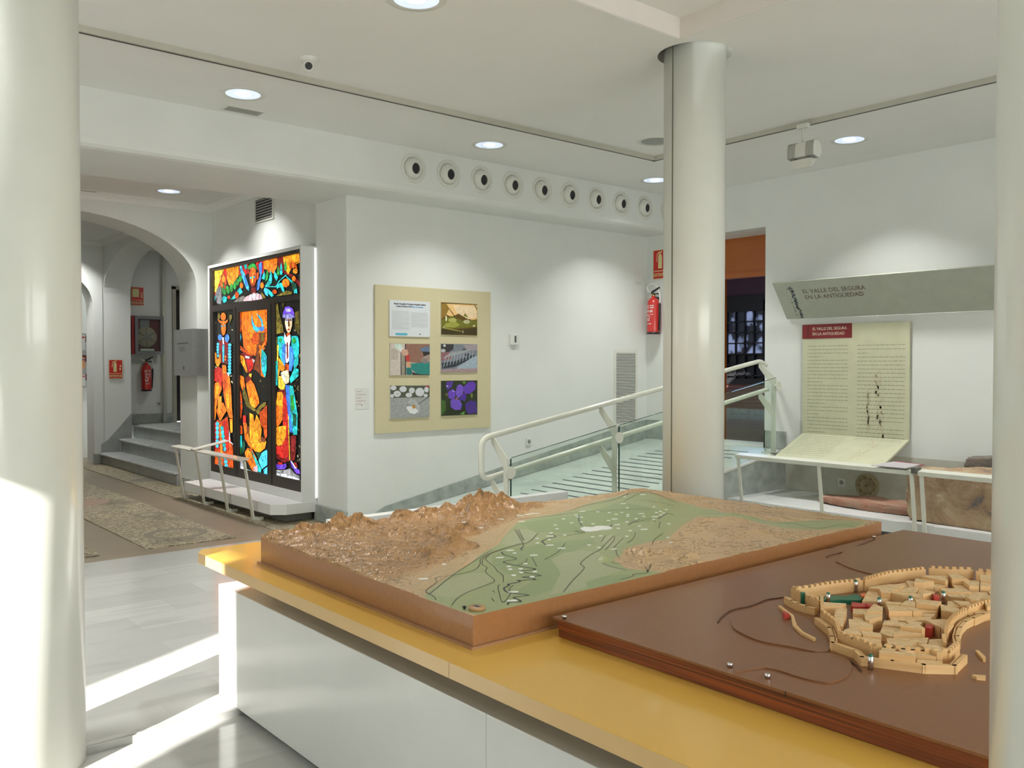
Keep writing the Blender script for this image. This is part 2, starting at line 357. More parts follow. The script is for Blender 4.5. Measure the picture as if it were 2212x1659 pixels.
# bulkhead with soffit, rounded lower edge
pr = [(7.0, CZ+.02), (7.0, 3.22), (7.012, 3.185), (7.04, 3.165), (7.09, 3.157), (8.05, 3.157), (8.05, CZ+.02)]
m = MB(); m.prism([(LX, y, z) for y, z in pr], (RX-LX, 0, 0)); struct('wall_beam', m, WALL)
# photo wall with its pilaster end
m = MB(); m.box((4.2, 7.44, -.1), (RX+.01, 8.05, 3.16)); struct('wall_back', m, WALL)
m = MB(); m.box((4.17, 7.43, 0), (4.2, 8.06, .16)); struct('baseboard_left', m, GREYM, bevel=.006)
# right wall with the doorway
h = holed(rect(YB, -.1, 7.44, CZ+.05), [rect(5.715, .645, 6.85, 3.08)], lambda a, b, t: (RX+t, a, b), .5)
struct('wall_right', h, WALL)
# rear wall (behind the camera) with the window band, left wall with the sun window and an added fill opening
h = holed(rect(LX-.25, -.1, RX+.5, CZ+.1), [rect(-.4, .65, 5.6, 2.85)], lambda a, b, t: (a, YB-t, b), .25); struct('wall_rear', h, WALL)
h = holed(rect(YB-.25, -.1, 16.6, CZ+.1), [rect(1.259, -.02, 2.326, 2.98), rect(6.4, .8, 9.6, 2.8)], lambda a, b, t: (LX-t, a, b), .25); struct('wall_left', h, WALL)
m = MB()
for x in (-.4, 1.1, 2.6, 4.1, 5.54): m.box((x, YB-.14, .65), (x+.06, YB-.08, 2.85))
m.box((-.4, YB-.14, .65), (5.6, YB-.08, .71)); m.box((-.4, YB-.14, 2.79), (5.6, YB-.08, 2.85)); struct('window_1', m, METW)
m = MB()
for y in (6.4, 7.97, 9.54): m.box((LX-.16, y, .8), (LX-.1, y+.06, 2.8))
m.box((LX-.16, 6.4, .8), (LX-.1, 9.6, .86)); m.box((LX-.16, 6.4, 2.74), (LX-.1, 9.6, 2.8)); struct('entrance_fill_window', m, METW)  # frame of the added opening that carries the entrance fill light
m = MB(); m.box((-14, -28, -.3), (-6.5, -5.6, 11)); m.box((-9, 3.4, -.3), (-6.5, 16, 7)); struct('sun_block_outside', m, mat('sun_block_plaster', (.4, .37, .32), .8))  # unseen blocks added to keep the sun out of rear and entrance windows

# entrance bay and its ceiling
m = MB(); m.box((LX, 8.05, 3.53), (4.4, 10.95, CZ+.1)); struct('ceiling', m, CEIL)
def cove(x0, y0, x1, y1, nx, ny, z, s=.075):
    """cornice along a wall line; (nx,ny) points into the room"""
    a = Vector((x0, y0, z)); b = Vector((x1, y1, z)); n = Vector((nx, ny, 0))
    prof = [(0, 0), (s, 0), (s, -.012), (s*.55, -.025), (s*.25, -.05), (.012, -s-.01), (0, -s-.01)]
    q = MB(); q.prism([a+n*p+Vector((0, 0, d)) for p, d in prof], b-a); return q
struct('trim_3', cove(LX, 10.9, 4.25, 10.9, 0, -1, 3.53), CEIL)
struct('trim_4', cove(4.25, 8.05, 4.25, 10.9, -1, 0, 3.53), CEIL)
m = MB(); m.box((4.25, 8.0, -.1), (4.5, 11.0, CZ+.05)); struct('wall_left_bay', m, WALL)
def arch(xc, a, z0, b, base=-.05, n=28, e=2.15):
    out = [(xc+a, base)]
    for i in range(n+1):
        t = math.pi*i/n; c, s = math.cos(t), math.sin(t)
        out.append((xc+a*abs(c)**(2/e)*(1 if c > 0 else -1), z0+b*abs(s)**(2/e)))
    out.append((xc-a, base)); return out
h = holed(rect(LX, -.1, 4.26, CZ+.05), [arch(2.42, 1.64, 2.5, .82)], lambda x, z, t: (x, 10.9+t, z), .58); struct('wall_arch', h, WALL)
m = MB(); m.box((4.035, 10.87, 0), (4.26, 11.5, .12)); struct('baseboard_arch', m, GREYM, bevel=.006)
# second room behind the arch
m = MB(); m.box((LX, 11.4, 3.50), (4.1, 14.9, CZ+.1)); struct('ceiling', m, CEIL)
struct('trim_5', cove(4.06, 11.48, 4.06, 14.85, -1, 0, 3.5), CEIL)
struct('trim_6', cove(LX, 14.85, 4.06, 14.85, 0, -1, 3.5), CEIL)
h = holed(rect(11.485, -.1, 15.1, CZ+.05), [arch(13.17, 1.675, 2.69, .66)], lambda y, z, t: (4.06+t, y, z), .4); struct('wall_stair_arch', h, WALL)
h = holed(rect(LX, -.1, 4.04, CZ+.05), [arch(3.0, .9, 2.465, .62)], lambda x, z, t: (x, 14.85+t, z), .4); struct('wall_far', h, WALL)
m = MB(); m.box((LX, 16.0, -.1), (4.5, 16.2, CZ)); struct('wall_niche', m, WALL)
m = MB(); m.box((4.02, 14.86, -.1), (4.46, 15.25, CZ)); struct('wall_pier', m, WALL)
m = MB(); m.box((LX, 15.2, 3.2), (4.2, 16.1, 3.3)); struct('ceiling', m, CEIL)
m = MB(); m.box((3.88, 14.82, 0), (4.05, 14.85, .16)); struct('baseboard_far', m, GREYM)
# stair bay
LZ = .585; DX = 5.30
m = MB(); m.box((4.4, 15.2, -.1), (DX, 15.5, CZ)); m.box((DX+.75, 15.2, -.1), (7.4, 15.5, CZ)); m.box((DX, 15.2, 2.86), (DX+.75, 15.5, CZ)); struct('wall_stairs_back', m, WALL)
m = MB(); m.box((7.3, 11.2, 0), (7.5, 15.3, CZ)); struct('wall_stairs_side', m, WALL)
m = MB(); m.box((4.25, 11.2, 0), (7.3, 11.5, CZ)); struct('wall_stairs_front', m, WALL)
m = MB(); m.box((4.4, 11.3, 3.45), (7.4, 15.3, CZ)); struct('ceiling', m, CEIL)
m = MB(); m.box((DX-.02, 15.45, LZ), (DX+.78, 15.5, 2.9)); struct('unlit_doorway', m, mat('unlit_doorway_panel', (.02, .016, .016), .5))  # dark panel standing in for the unlit room behind the doorway
m = MB(); m.box((DX-.06, 15.17, LZ), (DX, 15.5, 2.88)); m.box((DX-.06, 15.17, 2.84), (DX+.78, 15.5, 2.9)); struct('trim_7', m, mat('beige_door_frame', (.42, .40, .33), .4))
m = MB(); m.box((4.46, 15.17, LZ), (DX-.06, 15.2, LZ+.16)); struct('baseboard_stairs', m, GREYM)
def tread(x0, x1, z0, z1, y0=11.48, y1=14.85):
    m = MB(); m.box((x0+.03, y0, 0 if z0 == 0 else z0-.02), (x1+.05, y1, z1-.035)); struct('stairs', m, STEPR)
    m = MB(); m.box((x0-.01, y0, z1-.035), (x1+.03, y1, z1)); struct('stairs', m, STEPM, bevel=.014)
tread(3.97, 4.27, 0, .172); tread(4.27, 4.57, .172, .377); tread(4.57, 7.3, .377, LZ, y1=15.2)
# stepped skirting up the stairs
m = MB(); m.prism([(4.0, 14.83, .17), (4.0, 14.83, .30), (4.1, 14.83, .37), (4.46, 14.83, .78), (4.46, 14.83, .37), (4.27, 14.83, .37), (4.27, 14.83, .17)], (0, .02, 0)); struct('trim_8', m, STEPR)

# ramp along the photo wall, its outer side wall and its skirting
def rz(x): return max(0, .147*(x-4.2))
X0, X1 = 4.2, 8.2; YR = 5.44
m = MB(); m.prism([(X0, YR+.04, 0), (X1, YR+.04, rz(X1)), (RX+.02, YR+.04, .64), (RX+.02, YR+.04, -.05), (X0, YR+.04, -.05)], (0, 7.44-YR-.04, 0)); struct('ramp', m, RMARB)
m = MB(); m.prism([(X0, YR, 0), (X1, YR, rz(X1)), (RX+.01, YR, .645), (RX+.01, YR, -.05), (X0, YR, -.05)], (0, .05, 0)); struct('wall_ramp_side', m, GREYM)
m = MB(); m.prism([(X0, YR-.006, 0), (X1, YR-.006, rz(X1)), (X1, YR-.006, rz(X1)+.012), (X0, YR-.006, .012)], (0, .06, 0)); struct('trim_9', m, mat('ramp_edge_strip', (.62, .62, .54), .35))
m = MB(); m.prism([(3.95, 7.425, -.01), (X0+.02, 7.425, rz(X0)), (RX, 7.425, .64), (RX, 7.425, .87), (8.2, 7.425, .84), (4.62, 7.425, .17), (4.3, 7.425, .03)], (0, .016, 0)); struct('baseboard_ramp', m, GREYM)
m = MB(); m.box((RX-.015, 7.0, .63), (RX+.001, 7.43, .87)); m.box((RX-.015, YR, .64), (RX+.001, 5.715, .83)); m.box((RX-.015, 5.70, .64), (RX+.45, 5.718, .83)); struct('baseboard_door', m, GREYM)
for i in range(25):
    xs = X0+.62+i*.148
    if xs > 8.3: break
    m = MB(); z = rz(xs); m.prism([(xs, 5.78, z+.0015), (xs+.018, 5.78, rz(xs+.018)+.0015), (xs+.018, 6.85, rz(xs+.018)+.0015), (xs, 6.85, z+.0015)], (0, 0, .002))
    struct('trim_10', m, STRIPE)

# room beyond the doorway
FZ = .64
m = MB(); m.box((8.9, 5.6, FZ-.2), (14.2, 12.5, FZ)); struct('floor', m, mat('polished_dark_floor', (.20, .19, .18), .12, scale=3))
m = MB(); m.box((14.0, 5.0, FZ-.1), (14.2, 12.5, 4)); struct('wall_next_room', m, mat('plum_paint', (.085, .032, .058), .6))
m = MB(); m.box((8.9, 12.4, FZ-.1), (14.2, 12.6, 4)); m.box((9.0, 5.3, FZ-.1), (14.2, 5.6, 4)); struct('wall_next_room', m, mat('plum_paint2', (.05, .02, .03), .6))
m = MB(); m.box((8.9, 5.3, 3.7), (14.2, 12.6, 3.8)); struct('ceiling', m, mat('dark_ceiling', (.05, .04, .04), .7))
OR = mat('orange_wood_frame', (.42, .11, .018), .35, scale=3, stretch=(1, 1, 8), coat=.2)
m = MB(); m.box((8.96, 5.6, 2.63), (9.02, 7.6, 3.35)); m.box((8.95, 5.6, 3.13), (9.03, 7.6, 3.17)); m.box((8.94, 5.6, 2.60), (9.04, 7.6, 2.66)); struct('trim_11', m, OR)
m = MB(); m.box((8.94, 6.66, FZ), (9.04, 7.6, 2.62)); struct('trim_12', m, OR)
SL = mat('brown_slat_panel', (.20, .08, .065), .35)
m = MB()
for i in range(9): m.box((13.93, 9.0, FZ+.09+i*.065), (13.97, 12.0, FZ+.14+i*.065))
m.box((13.97, 9.0, FZ), (14.0, 12.0, FZ+.7)); struct('trim_13', m, SL)
m = MB(); m.box((13.9, 9.0, FZ), (13.95, 12.0, FZ+.1)); struct('baseboard_next_room', m, GREYM)
# leaded window far inside, panes lit by the evening outside
m = MB()
m.box((13.9, 9.2, 1.25), (13.95, 9.44, 2.75)); m.box((13.9, 10.24, 1.25), (13.95, 10.5, 2.75)); m.box((13.9, 9.2, 2.55), (13.95, 10.5, 2.85)); m.box((13.9, 9.2, 1.2), (13.95, 10.5, 1.3))
for i in range(5): y = 9.44+i*.2; m.box((13.89, y-.012, 1.3), (13.94, y+.012, 2.55))
for i in range(6): z = 1.36+i*.2; m.box((13.89, 9.44, z-.012), (13.94, 10.24, z+.012))
struct('window_3', m, DARK)
wp = bpy.data.materials.new('evening_window_pane'); wp.use_nodes = True; nt = wp.node_tree; bb = nt.nodes['Principled BSDF']
tc = nt.nodes.new('ShaderNodeTexCoord'); nz = nt.nodes.new('ShaderNodeTexNoise'); nz.inputs['Scale'].default_value = 3.2; cr = nt.nodes.new('ShaderNodeValToRGB')
cr.color_ramp.elements[0].position = .46; cr.color_ramp.elements[0].color = (.006, .007, .012, 1); cr.color_ramp.elements[1].position = .56; cr.color_ramp.elements[1].color = (.16, .20, .34, 1)
nt.links.new(tc.outputs['Object'], nz.inputs['Vector']); nt.links.new(nz.outputs[0], cr.inputs[0]); nt.links.new(cr.outputs[0], bb.inputs['Emission Color'])
bb.inputs['Emission Strength'].default_value = 1.1; bb.inputs['Base Color'].default_value = (.01, .01, .01, 1)
m = MB(); m.box((13.955, 9.44, 1.75), (13.96, 10.24, 2.55)); struct('window_3', m, wp)
m = MB(); m.box((13.957, 9.44, 1.3), (13.962, 10.24, 1.75)); struct('window_3', m, DARK)

# ================================================================== PILLARS
def pillar(x, y, z0, z1, label, seam):
    t = thing('pillar', label, 'pillar', (x, y, z0), 'round white pillars')
    m = MB(); m.lathe([(.001, 0), (.2, 0), (.2, z1-z0), (.001, z1-z0)], (x, y, z0), seg=96)
    o = part('shaft', m, PILL, t)
    for p in o.data.polygons: p.use_smooth = abs(p.normal.z) < .5
    s = MB(); s.box((x+.2003*math.cos(seam)-.0035, y+.2003*math.sin(seam)-.0035, z0+.01), (x+.2003*math.cos(seam)+.0025, y+.2003*math.sin(seam)+.0025, z1)); part('panel_seam', s, mat('seam_grey', (.12, .12, .09), .6), t)
pillar(.765, 3.86, -.03, CZ-.001, 'white round pillar at the left edge of the photo, its lower part struck by sunlight', math.radians(60))
pillar(PB[0], PB[1], 0, CZ+.15, 'white round pillar behind the relief map, passing through a round ceiling hole', math.radians(174.8))
pillar(.80, .10, -.03, CZ-.001, 'white round pillar at the right edge of the photo, closest to the table model', math.radians(200))

# ================================================================== CEILING FITTINGS
LAMP = mat('lamp_glow', (.9, .9, .9), .3, emit=(.85, .93, 1.0), es=2.4)
REFL = mat('ribbed_lamp_reflector', (.85, .87, .9), .18, .9, scale=40, emit=(.62, .74, .95), es=.62)
def downlight(x, y, z, label, lit=True, r=.128, power=15.5):
    t = thing('downlight', label, 'ceiling light', (x, y, z), 'round recessed downlights')
    m = MB(); m.lathe([(r, -.002), (r+.035, -.004), (r+.04, -.001), (r+.04, .0)], (x, y, z), seg=40); part('trim_ring', m, METW, t)
    if lit:
        m = MB(); m.lathe([(r, -.003), (r*.93, -.0025), (r*.5, -.001), (.001, -.001)], (x, y, z), seg=24, smooth=False); rf = part('reflector', m, REFL, t)
        m = MB(); m.lathe([(r*.42, -.004), (.001, -.0045)], (x, y, z), seg=20); part('bulb', m, LAMP, rf)
        area('downlight_beam', (x, y, z-.012), (0, 0, -1), r*1.7, 0, power, (1, .995, .965), 104, 'DISK')
    else:
        m = MB(); m.lathe([(r, -.003), (.001, -.0015)], (x, y, z), seg=40); part('grille_disc', m, mat('grey_mesh_disc', (.33, .34, .32), .7), t)
downlight(2.794, 4.16, CZ, 'lit round downlight at the very top, cut by the photo edge')
downlight(2.76, 6.436, CZ, 'lit round downlight above the left beam, next to the thin slot vent')
downlight(5.138, 6.45, CZ, 'lit round downlight above the row of round air nozzles')
downlight(6.21, 5.374, CZ, 'unlit grey round ceiling disc just left of the central pillar', lit=False)
downlight(7.507, 6.495, CZ, 'lit round downlight low beside the central pillar, below the track corner')
downlight(7.519, 4.21, CZ, 'lit round downlight right of the track spotlight')
p = on(365, 413, Z=3.53); downlight(p.x, p.y, 3.53, 'lit round downlight in the low entrance ceiling before the arch', r=.12, power=22)
p = on(150, 508, Z=3.5); downlight(p.x, p.y, 3.5, 'lit round downlight behind the arch, beside the left pillar', r=.1, power=14)
for x, y in ((.4, 6.44), (.35, 4.17), (7.52, 1.85), (-1.6, 4.2), (-1.6, .5), (.3, -1.8), (3.5, -2.2), (6.3, -2.0)):
    downlight(x, y, CZ, 'lit round downlight outside the photo frame', power=15.5)
area('niche_lamp_beam', (3.2, 15.6, 3.15), (0, .25, -1), .15, .15, 7, (1, 1, .97), 150)
area('stair_lamp_beam', (5.6, 13.2, 3.4), (0, .2, -1), .2, .2, 7, (1, 1, .97), 160)
area('glass_case_lamp_beam', (3.6, 9.2, 3.42), (.45, .0, -1), .12, .12, 5, (1, .99, .97), 100)
# slot vents
for (px, py, z, lab, dx) in ((525, 238, CZ, 'thin slot vent in the ceiling next to the left downlight', .14), (172, 411, 3.53, 'thin slot vent in the low entrance ceiling beside the left pillar', .16)):
    p = on(px, py, Z=z); m = MB(); m.box((p.x-dx-.02, p.y-.085, z-.008), (p.x+dx+.02, p.y+.085, z)); t = solo('slot_vent', m, METW, lab, 'ceiling vent', 'slot vents')
    ORG[t.name] = Vector(t.location); m = MB(); m.box((p.x-dx, p.y-.06, z-.010), (p.x+dx, p.y+.05, z-.005)); part('slot', m, mat('slot_grey', (.30, .30, .27), .6), t)
# dome camera
p = on(668, 126, Z=CZ); t = thing('security_camera', 'small white ceiling security camera with a black lens', 'security camera', p)
m = MB(); m.lathe([(.062, 0), (.062, -.012), (.045, -.03), (.03, -.035)], p); part('base', m, PLASTW, t)
c = p+Vector((-.01, -.012, -.055)); m = MB(); m.lathe([(.001, -.042), (.02, -.038), (.034, -.025), (.042, 0), (.036, .024), (.02, .038), (.001, .042)], c, seg=24); hs_ = part('housing', m, PLASTW, t)
d = (Vector((0, 0, H))-c).normalized(); m = MB(); m.cyl(c+d*.030, .024, .014, d); part('lens', m, BLK, hs_)
# lighting track
t = thing('lighting_track', 'long beige lighting track turning a corner under the ceiling', 'lighting track', (6.65, 5.785, CZ))
m = MB(); m.box((LX, 5.755, CZ-.04), (6.69, 5.80, CZ)); m.box((6.645, YB, CZ-.04), (6.69, 5.80, CZ)); part('rail', m, mat('beige_track', (.50, .49, .42), .4), t)
m = MB(); m.box((LX, 5.775, CZ-.042), (6.645, 5.791, CZ-.038)); m.box((6.662, YB, CZ-.042), (6.677, 5.77, CZ-.038)); part('slot', m, BLK, t)
# track spotlight
p = on(1735, 268, Z=CZ-.035); t = thing('track_spotlight', 'white floodlight with ribbed body hanging from the lighting track', 'spotlight', p)
x, y, z = p
m = MB(); m.box((x-.02, y-.05, z-.035), (x+.02, y+.05, z)); part('adapter', m, METW, t)
m = MB(); m.tube([(x, y, z-.03), (x, y, z-.16)], .011); part('stem', m, METW, t)
m = MB()
pr = [(math.sin(a)*.075+.01, math.cos(a)*.075) for a in [math.radians(k) for k in range(-150, 31, 15)]] + [(.06, .02), (.06, -.05)]
m.prism([(x+.02-q, y-.12, z-.225+r_) for q, r_ in pr], (0, .24, 0)); bd = part('body', m, METW, t)
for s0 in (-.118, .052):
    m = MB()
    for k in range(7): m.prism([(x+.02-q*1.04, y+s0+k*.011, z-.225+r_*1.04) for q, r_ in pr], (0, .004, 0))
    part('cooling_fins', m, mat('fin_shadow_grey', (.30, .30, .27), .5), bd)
m = MB(); m.box((x-.03, y-.09, z-.37), (x-.018, y+.09, z-.295)); m.prism([(x-.02, y-.09, z-.295), (x+.06, y-.09, z-.295), (x-.02, y-.09, z-.37)], (0, .18, 0)); part('visor', m, METW, t)

# ================================================================== AIR NOZZLES
for k in range(10):
    cx = 4.664+.4058*k; cy = 7.0; cz = 3.400
    lab = ['first', 'second', 'third', 'fourth', 'fifth', 'sixth', 'seventh', 'eighth', 'ninth', 'tenth'][k]
    lab = f'round white air nozzle with dark mouth, {lab} from the left in the row' if k < 9 else 'round white air nozzle mostly hidden by the central pillar'
    if k == 0: lab = 'round white air nozzle with dark mouth, leftmost of the row'
    t = thing('air_nozzle', lab, 'air nozzle', (cx, cy, cz), 'round air nozzles in the beam')
    m = MB(); m.lathe([(.138, 0), (.138, .007), (.130, .012), (.108, .010), (.102, .003)], (cx, cy, cz), (0, -1, 0), 40); part('flange', m, METW, t)
    ax = Vector((.06, -1, -.14)).normalized(); c0 = Vector((cx, cy+.005, cz))
    m = MB(); m.lathe([(.1, .0), (.096, .018), (.086, .036), (.070, .052), (.058, .060), (.053, .060), (.05, .02)], c0, ax, 32); bl = part('ball', m, METW, t)
    m = MB(); m.lathe([(.0001, .035), (.051, .035)], c0, ax, 24); part('mouth', m, BLK, bl)
# ================================================================== flat art helper
def art(name, polys, base, mats, parent, plane, conv, ax, step=.00045, lead=0, leadcol=(.002, .002, .002), label=None):
    """coloured pieces laid on one panel; plane=('X',v)/('Y',v); base = background polygon (colour, pts)"""
    m = MB(); d = Vector(ax)
    def put(pts, col, lv):
        P = [on(*conv(*p), **{plane[0]: plane[1]}) + d*lv*step for p in pts]
        bm = bmesh.new(); vs = [bm.verts.new(q) for q in P]
        try: f = bm.faces.new(vs); f.normal_update()
        except ValueError: bm.free(); return
        if f.normal.dot(d) < 0: f.normal_flip()
        if len(P) > 4: bmesh.ops.triangulate(bm, faces=bm.faces[:])
        bm.verts.index_update()
        for f in bm.faces: m.face([v.co.copy() for v in f.verts], 0, col)
        bm.free()
    put(base[1], base[0], 0); lv = 1
    for col, pts in polys:
        if lead: put(grow(pts, lead), leadcol, lv); lv += 1
        put(pts, col, lv); lv += 1
    return m.build(name, mats, parent, label=label)
def ell(cx, cy, rx, ry, n=14, rot=0):
    return [(cx+rx*math.cos(2*math.pi*i/n)*math.cos(rot)-ry*math.sin(2*math.pi*i/n)*math.sin(rot), cy+rx*math.cos(2*math.pi*i/n)*math.sin(rot)+ry*math.sin(2*math.pi*i/n)*math.cos(rot)) for i in range(n)]

# ================================================================== STAINED GLASS LIGHT BOX
SX = 4.04
t = thing('stained_glass_case', 'tall white light box with colourful stained glass figures on a low white platform', 'stained glass', (4.1, 9.25, .19))
m = MB()
m.box((SX-.005, 10.43, .19), (4.2, 10.47, 2.73)); m.box((SX-.005, 8.05, .19), (4.195, 8.075, 2.73)); m.box((SX-.006, 8.049, 2.7301), (4.2, 10.471, 2.737)); m.box((SX-.005, 8.0755, 2.702), (4.14, 10.429, 2.73)); m.box((SX, 8.076, .191), (4.14, 10.429, .285)); m.box((4.145, 8.0755, .1915), (4.19, 10.429, 2.7295))
part('case', m, WHT, t, bevel=.003)
cols = dict(top=(8.08, 10.34, 2.255, 2.665), left=(9.735, 10.335, .375, 2.183), mid=(8.838, 9.6, .388, 2.145), right=(8.08, 8.665, .40, 2.2))
h = holed(rect(8.07, .275, 10.43, 2.695), [rect(a, c, b, d) for a, b, c, d in cols.values()], lambda y, z, k: (SX+.002+k, y, z), .05)
part('lead_frame', h, DKBR, t)
m = MB()
for y in (9.667, 8.75): m.box((SX-.003, y-.004, .3), (SX+.01, y+.004, 2.2))
m.box((SX-.02, 8.86, 1.16), (SX+.004, 8.93, 1.175)); part('latch_bars', m, BLK, t)
OG, O2, OD, YW, RD, DR, TQ, CY, BL, DB, GN, DG, WH, BR, OL, PU, PK, BK = (1, .20, .01), (1, .34, .015), (.62, .075, .006), (1, .68, .06), (.60, .018, .012), (.20, .008, .01), (.02, .55, .55), (.07, .62, .95), (.06, .25, .95), (.015, .05, .35), (.03, .33, .05), (.01, .10, .05), (.85, .95, 1), (.20, .045, .012), (.18, .14, .02), (.16, .06, .75), (.75, .50, .55), (.006, .006, .006)
cT = lambda x, y: (440+x/5.529, 530+y/5.53)
cB = lambda x, y: (440+x/5.529, 780+y/5.53)
def q2(P): return [(x, y+1382) for x, y in P]   # lower crop -> upper crop frame
top = [
 (YW, [(103, 305), (245, 280), (225, 350), (190, 440), (150, 560), (103, 555)]), (RD, [(103, 560), (150, 560), (170, 500), (230, 340), (245, 280), (275, 275), (275, 470), (200, 520), (150, 640), (103, 640)]),
 (O2, [(272, 272), (420, 250), (425, 350), (390, 400), (365, 450), (330, 490), (300, 470), (280, 400)]), (RD, [(420, 250), (530, 225), (540, 330), (480, 380), (425, 360)]),
 (OG, [(710, 190), (880, 155), (875, 260), (850, 300), (835, 340), (805, 310), (780, 330), (760, 290), (715, 280)]), (DR, [(880, 152), (960, 138), (945, 230), (1010, 330), (1080, 360), (1150, 440), (1150, 500), (1050, 380), (900, 300)]),
 (O2, [(950, 140), (1140, 100), (1152, 200), (1080, 240), (1040, 290), (1010, 350), (960, 240)]), (RD, [(620, 210), (710, 190), (720, 320), (690, 350), (640, 280)]),
 ((.25, .25, .26), [(160, 520), (210, 470), (215, 640), (210, 705), (160, 690), (140, 600)]), (TQ, [(103, 640), (150, 600), (125, 712), (103, 716)]),
 (OD, [(215, 350), (235, 340), (255, 370), (270, 400), (265, 520), (220, 520), (200, 450)]), (O2, ell(238, 400, 18, 45)), (OG, ell(215, 470, 16, 30)), (GN, [(235, 440), (245, 440), (245, 500), (232, 500)]),
 (GN, ell(245, 550, 22, 45, rot=-.3)), (GN, ell(290, 530, 20, 50, rot=-.2)), (GN, ell(335, 510, 18, 52)), (GN, ell(375, 480, 18, 48)), (GN, ell(405, 440, 20, 40)), (GN, ell(440, 400, 20, 40)),
 (TQ, [(215, 640), (245, 600), (280, 620), (275, 670), (245, 690)]), (TQ, [(320, 650), (370, 590), (440, 500), (470, 560), (420, 600), (370, 640)]), (OG, ell(455, 480, 20, 35)), (OD, ell(400, 595, 24, 42)), (OD, ell(305, 620, 18, 20)),
 ((.20, .19, .17), [(360, 680), (400, 640), (480, 600), (520, 640), (470, 670)]),
 (CY, [(435, 250), (460, 245), (470, 300), (495, 340), (520, 420), (545, 500), (545, 545), (515, 520), (485, 440), (455, 360), (440, 310)]), (BL, [(480, 360), (500, 360), (530, 480), (510, 500)]),
 (TQ, [(480, 230), (520, 225), (520, 280), (500, 290)]), (GN, [(525, 265), (560, 225), (600, 215), (635, 240), (640, 290), (600, 270), (545, 290)]),
 (OD, [(560, 275), (600, 262), (630, 300), (632, 420), (610, 490), (585, 500), (560, 450), (548, 360)]), (OG, [(575, 270), (620, 280), (622, 345), (575, 350)]), (YW, [(582, 360), (594, 360), (597, 450), (582, 455)]), (CY, ell(568, 388, 12, 12)), (CY, ell(610, 380, 12, 12)), (DR, ell(590, 488, 14, 12)),
 (DR, [(575, 510), (625, 500), (630, 570), (580, 590)]), (PK, [(475, 668), (500, 620), (560, 590), (600, 575), (640, 570), (690, 590), (710, 640), (600, 660)]), (WH, ell(605, 605, 22, 36)),
 (BL, [(660, 225), (700, 195), (705, 290), (690, 400), (665, 530), (640, 540), (650, 440), (680, 360)]), (OD, [(640, 330), (665, 320), (660, 400), (640, 410)]),
 (TQ, [(730, 310), (742, 350), (735, 410), (700, 400), (715, 350)]), (GN, [(768, 285), (782, 340), (770, 410), (745, 430), (750, 350)]), (TQ, [(805, 290), (825, 360), (820, 450), (790, 480), (745, 480), (790, 400)]), (TQ, [(850, 300), (895, 380), (880, 430), (850, 380)]),
 (GN, [(895, 240), (915, 310), (905, 365), (880, 340)]), (TQ, [(935, 205), (950, 290), (945, 350), (920, 350), (918, 270)]), (GN, [(985, 180), (1002, 250), (995, 310), (970, 290), (972, 230)]),
 (TQ, [(740, 480), (870, 490), (900, 430), (990, 350), (1000, 355), (915, 430), (880, 500), (740, 500)]), (CY, [(735, 505), (775, 520), (775, 612), (745, 590), (725, 540)]), (TQ, [(775, 520), (820, 560), (850, 600), (820, 618), (785, 580)]), (OG, ell(705, 480, 22, 38)), (OD, ell(855, 555, 26, 26)),
 (TQ, [(900, 450), (940, 450), (965, 500), (975, 565), (950, 550), (925, 500), (880, 520)]), (OG, ell(990, 450, 44, 52)), (TQ, [(975, 350), (1060, 420), (1110, 470), (1130, 575), (1085, 570), (1100, 520), (1040, 430)]), (DG, [(1060, 440), (1110, 460), (1120, 500), (1080, 550)]),
 (OG, ell(1088, 398, 22, 32)), (OD, ell(1055, 240, 16, 45, rot=.2)), (OG, ell(1080, 230, 14, 50)), (OD, ell(1108, 250, 14, 44, rot=-.3)), (O2, ell(1105, 310, 30, 30)), (OL, [(880, 600), (1000, 540), (1070, 560), (1060, 585), (900, 605)]), (OL, [(690, 560), (720, 580), (760, 630), (720, 632)]),
]
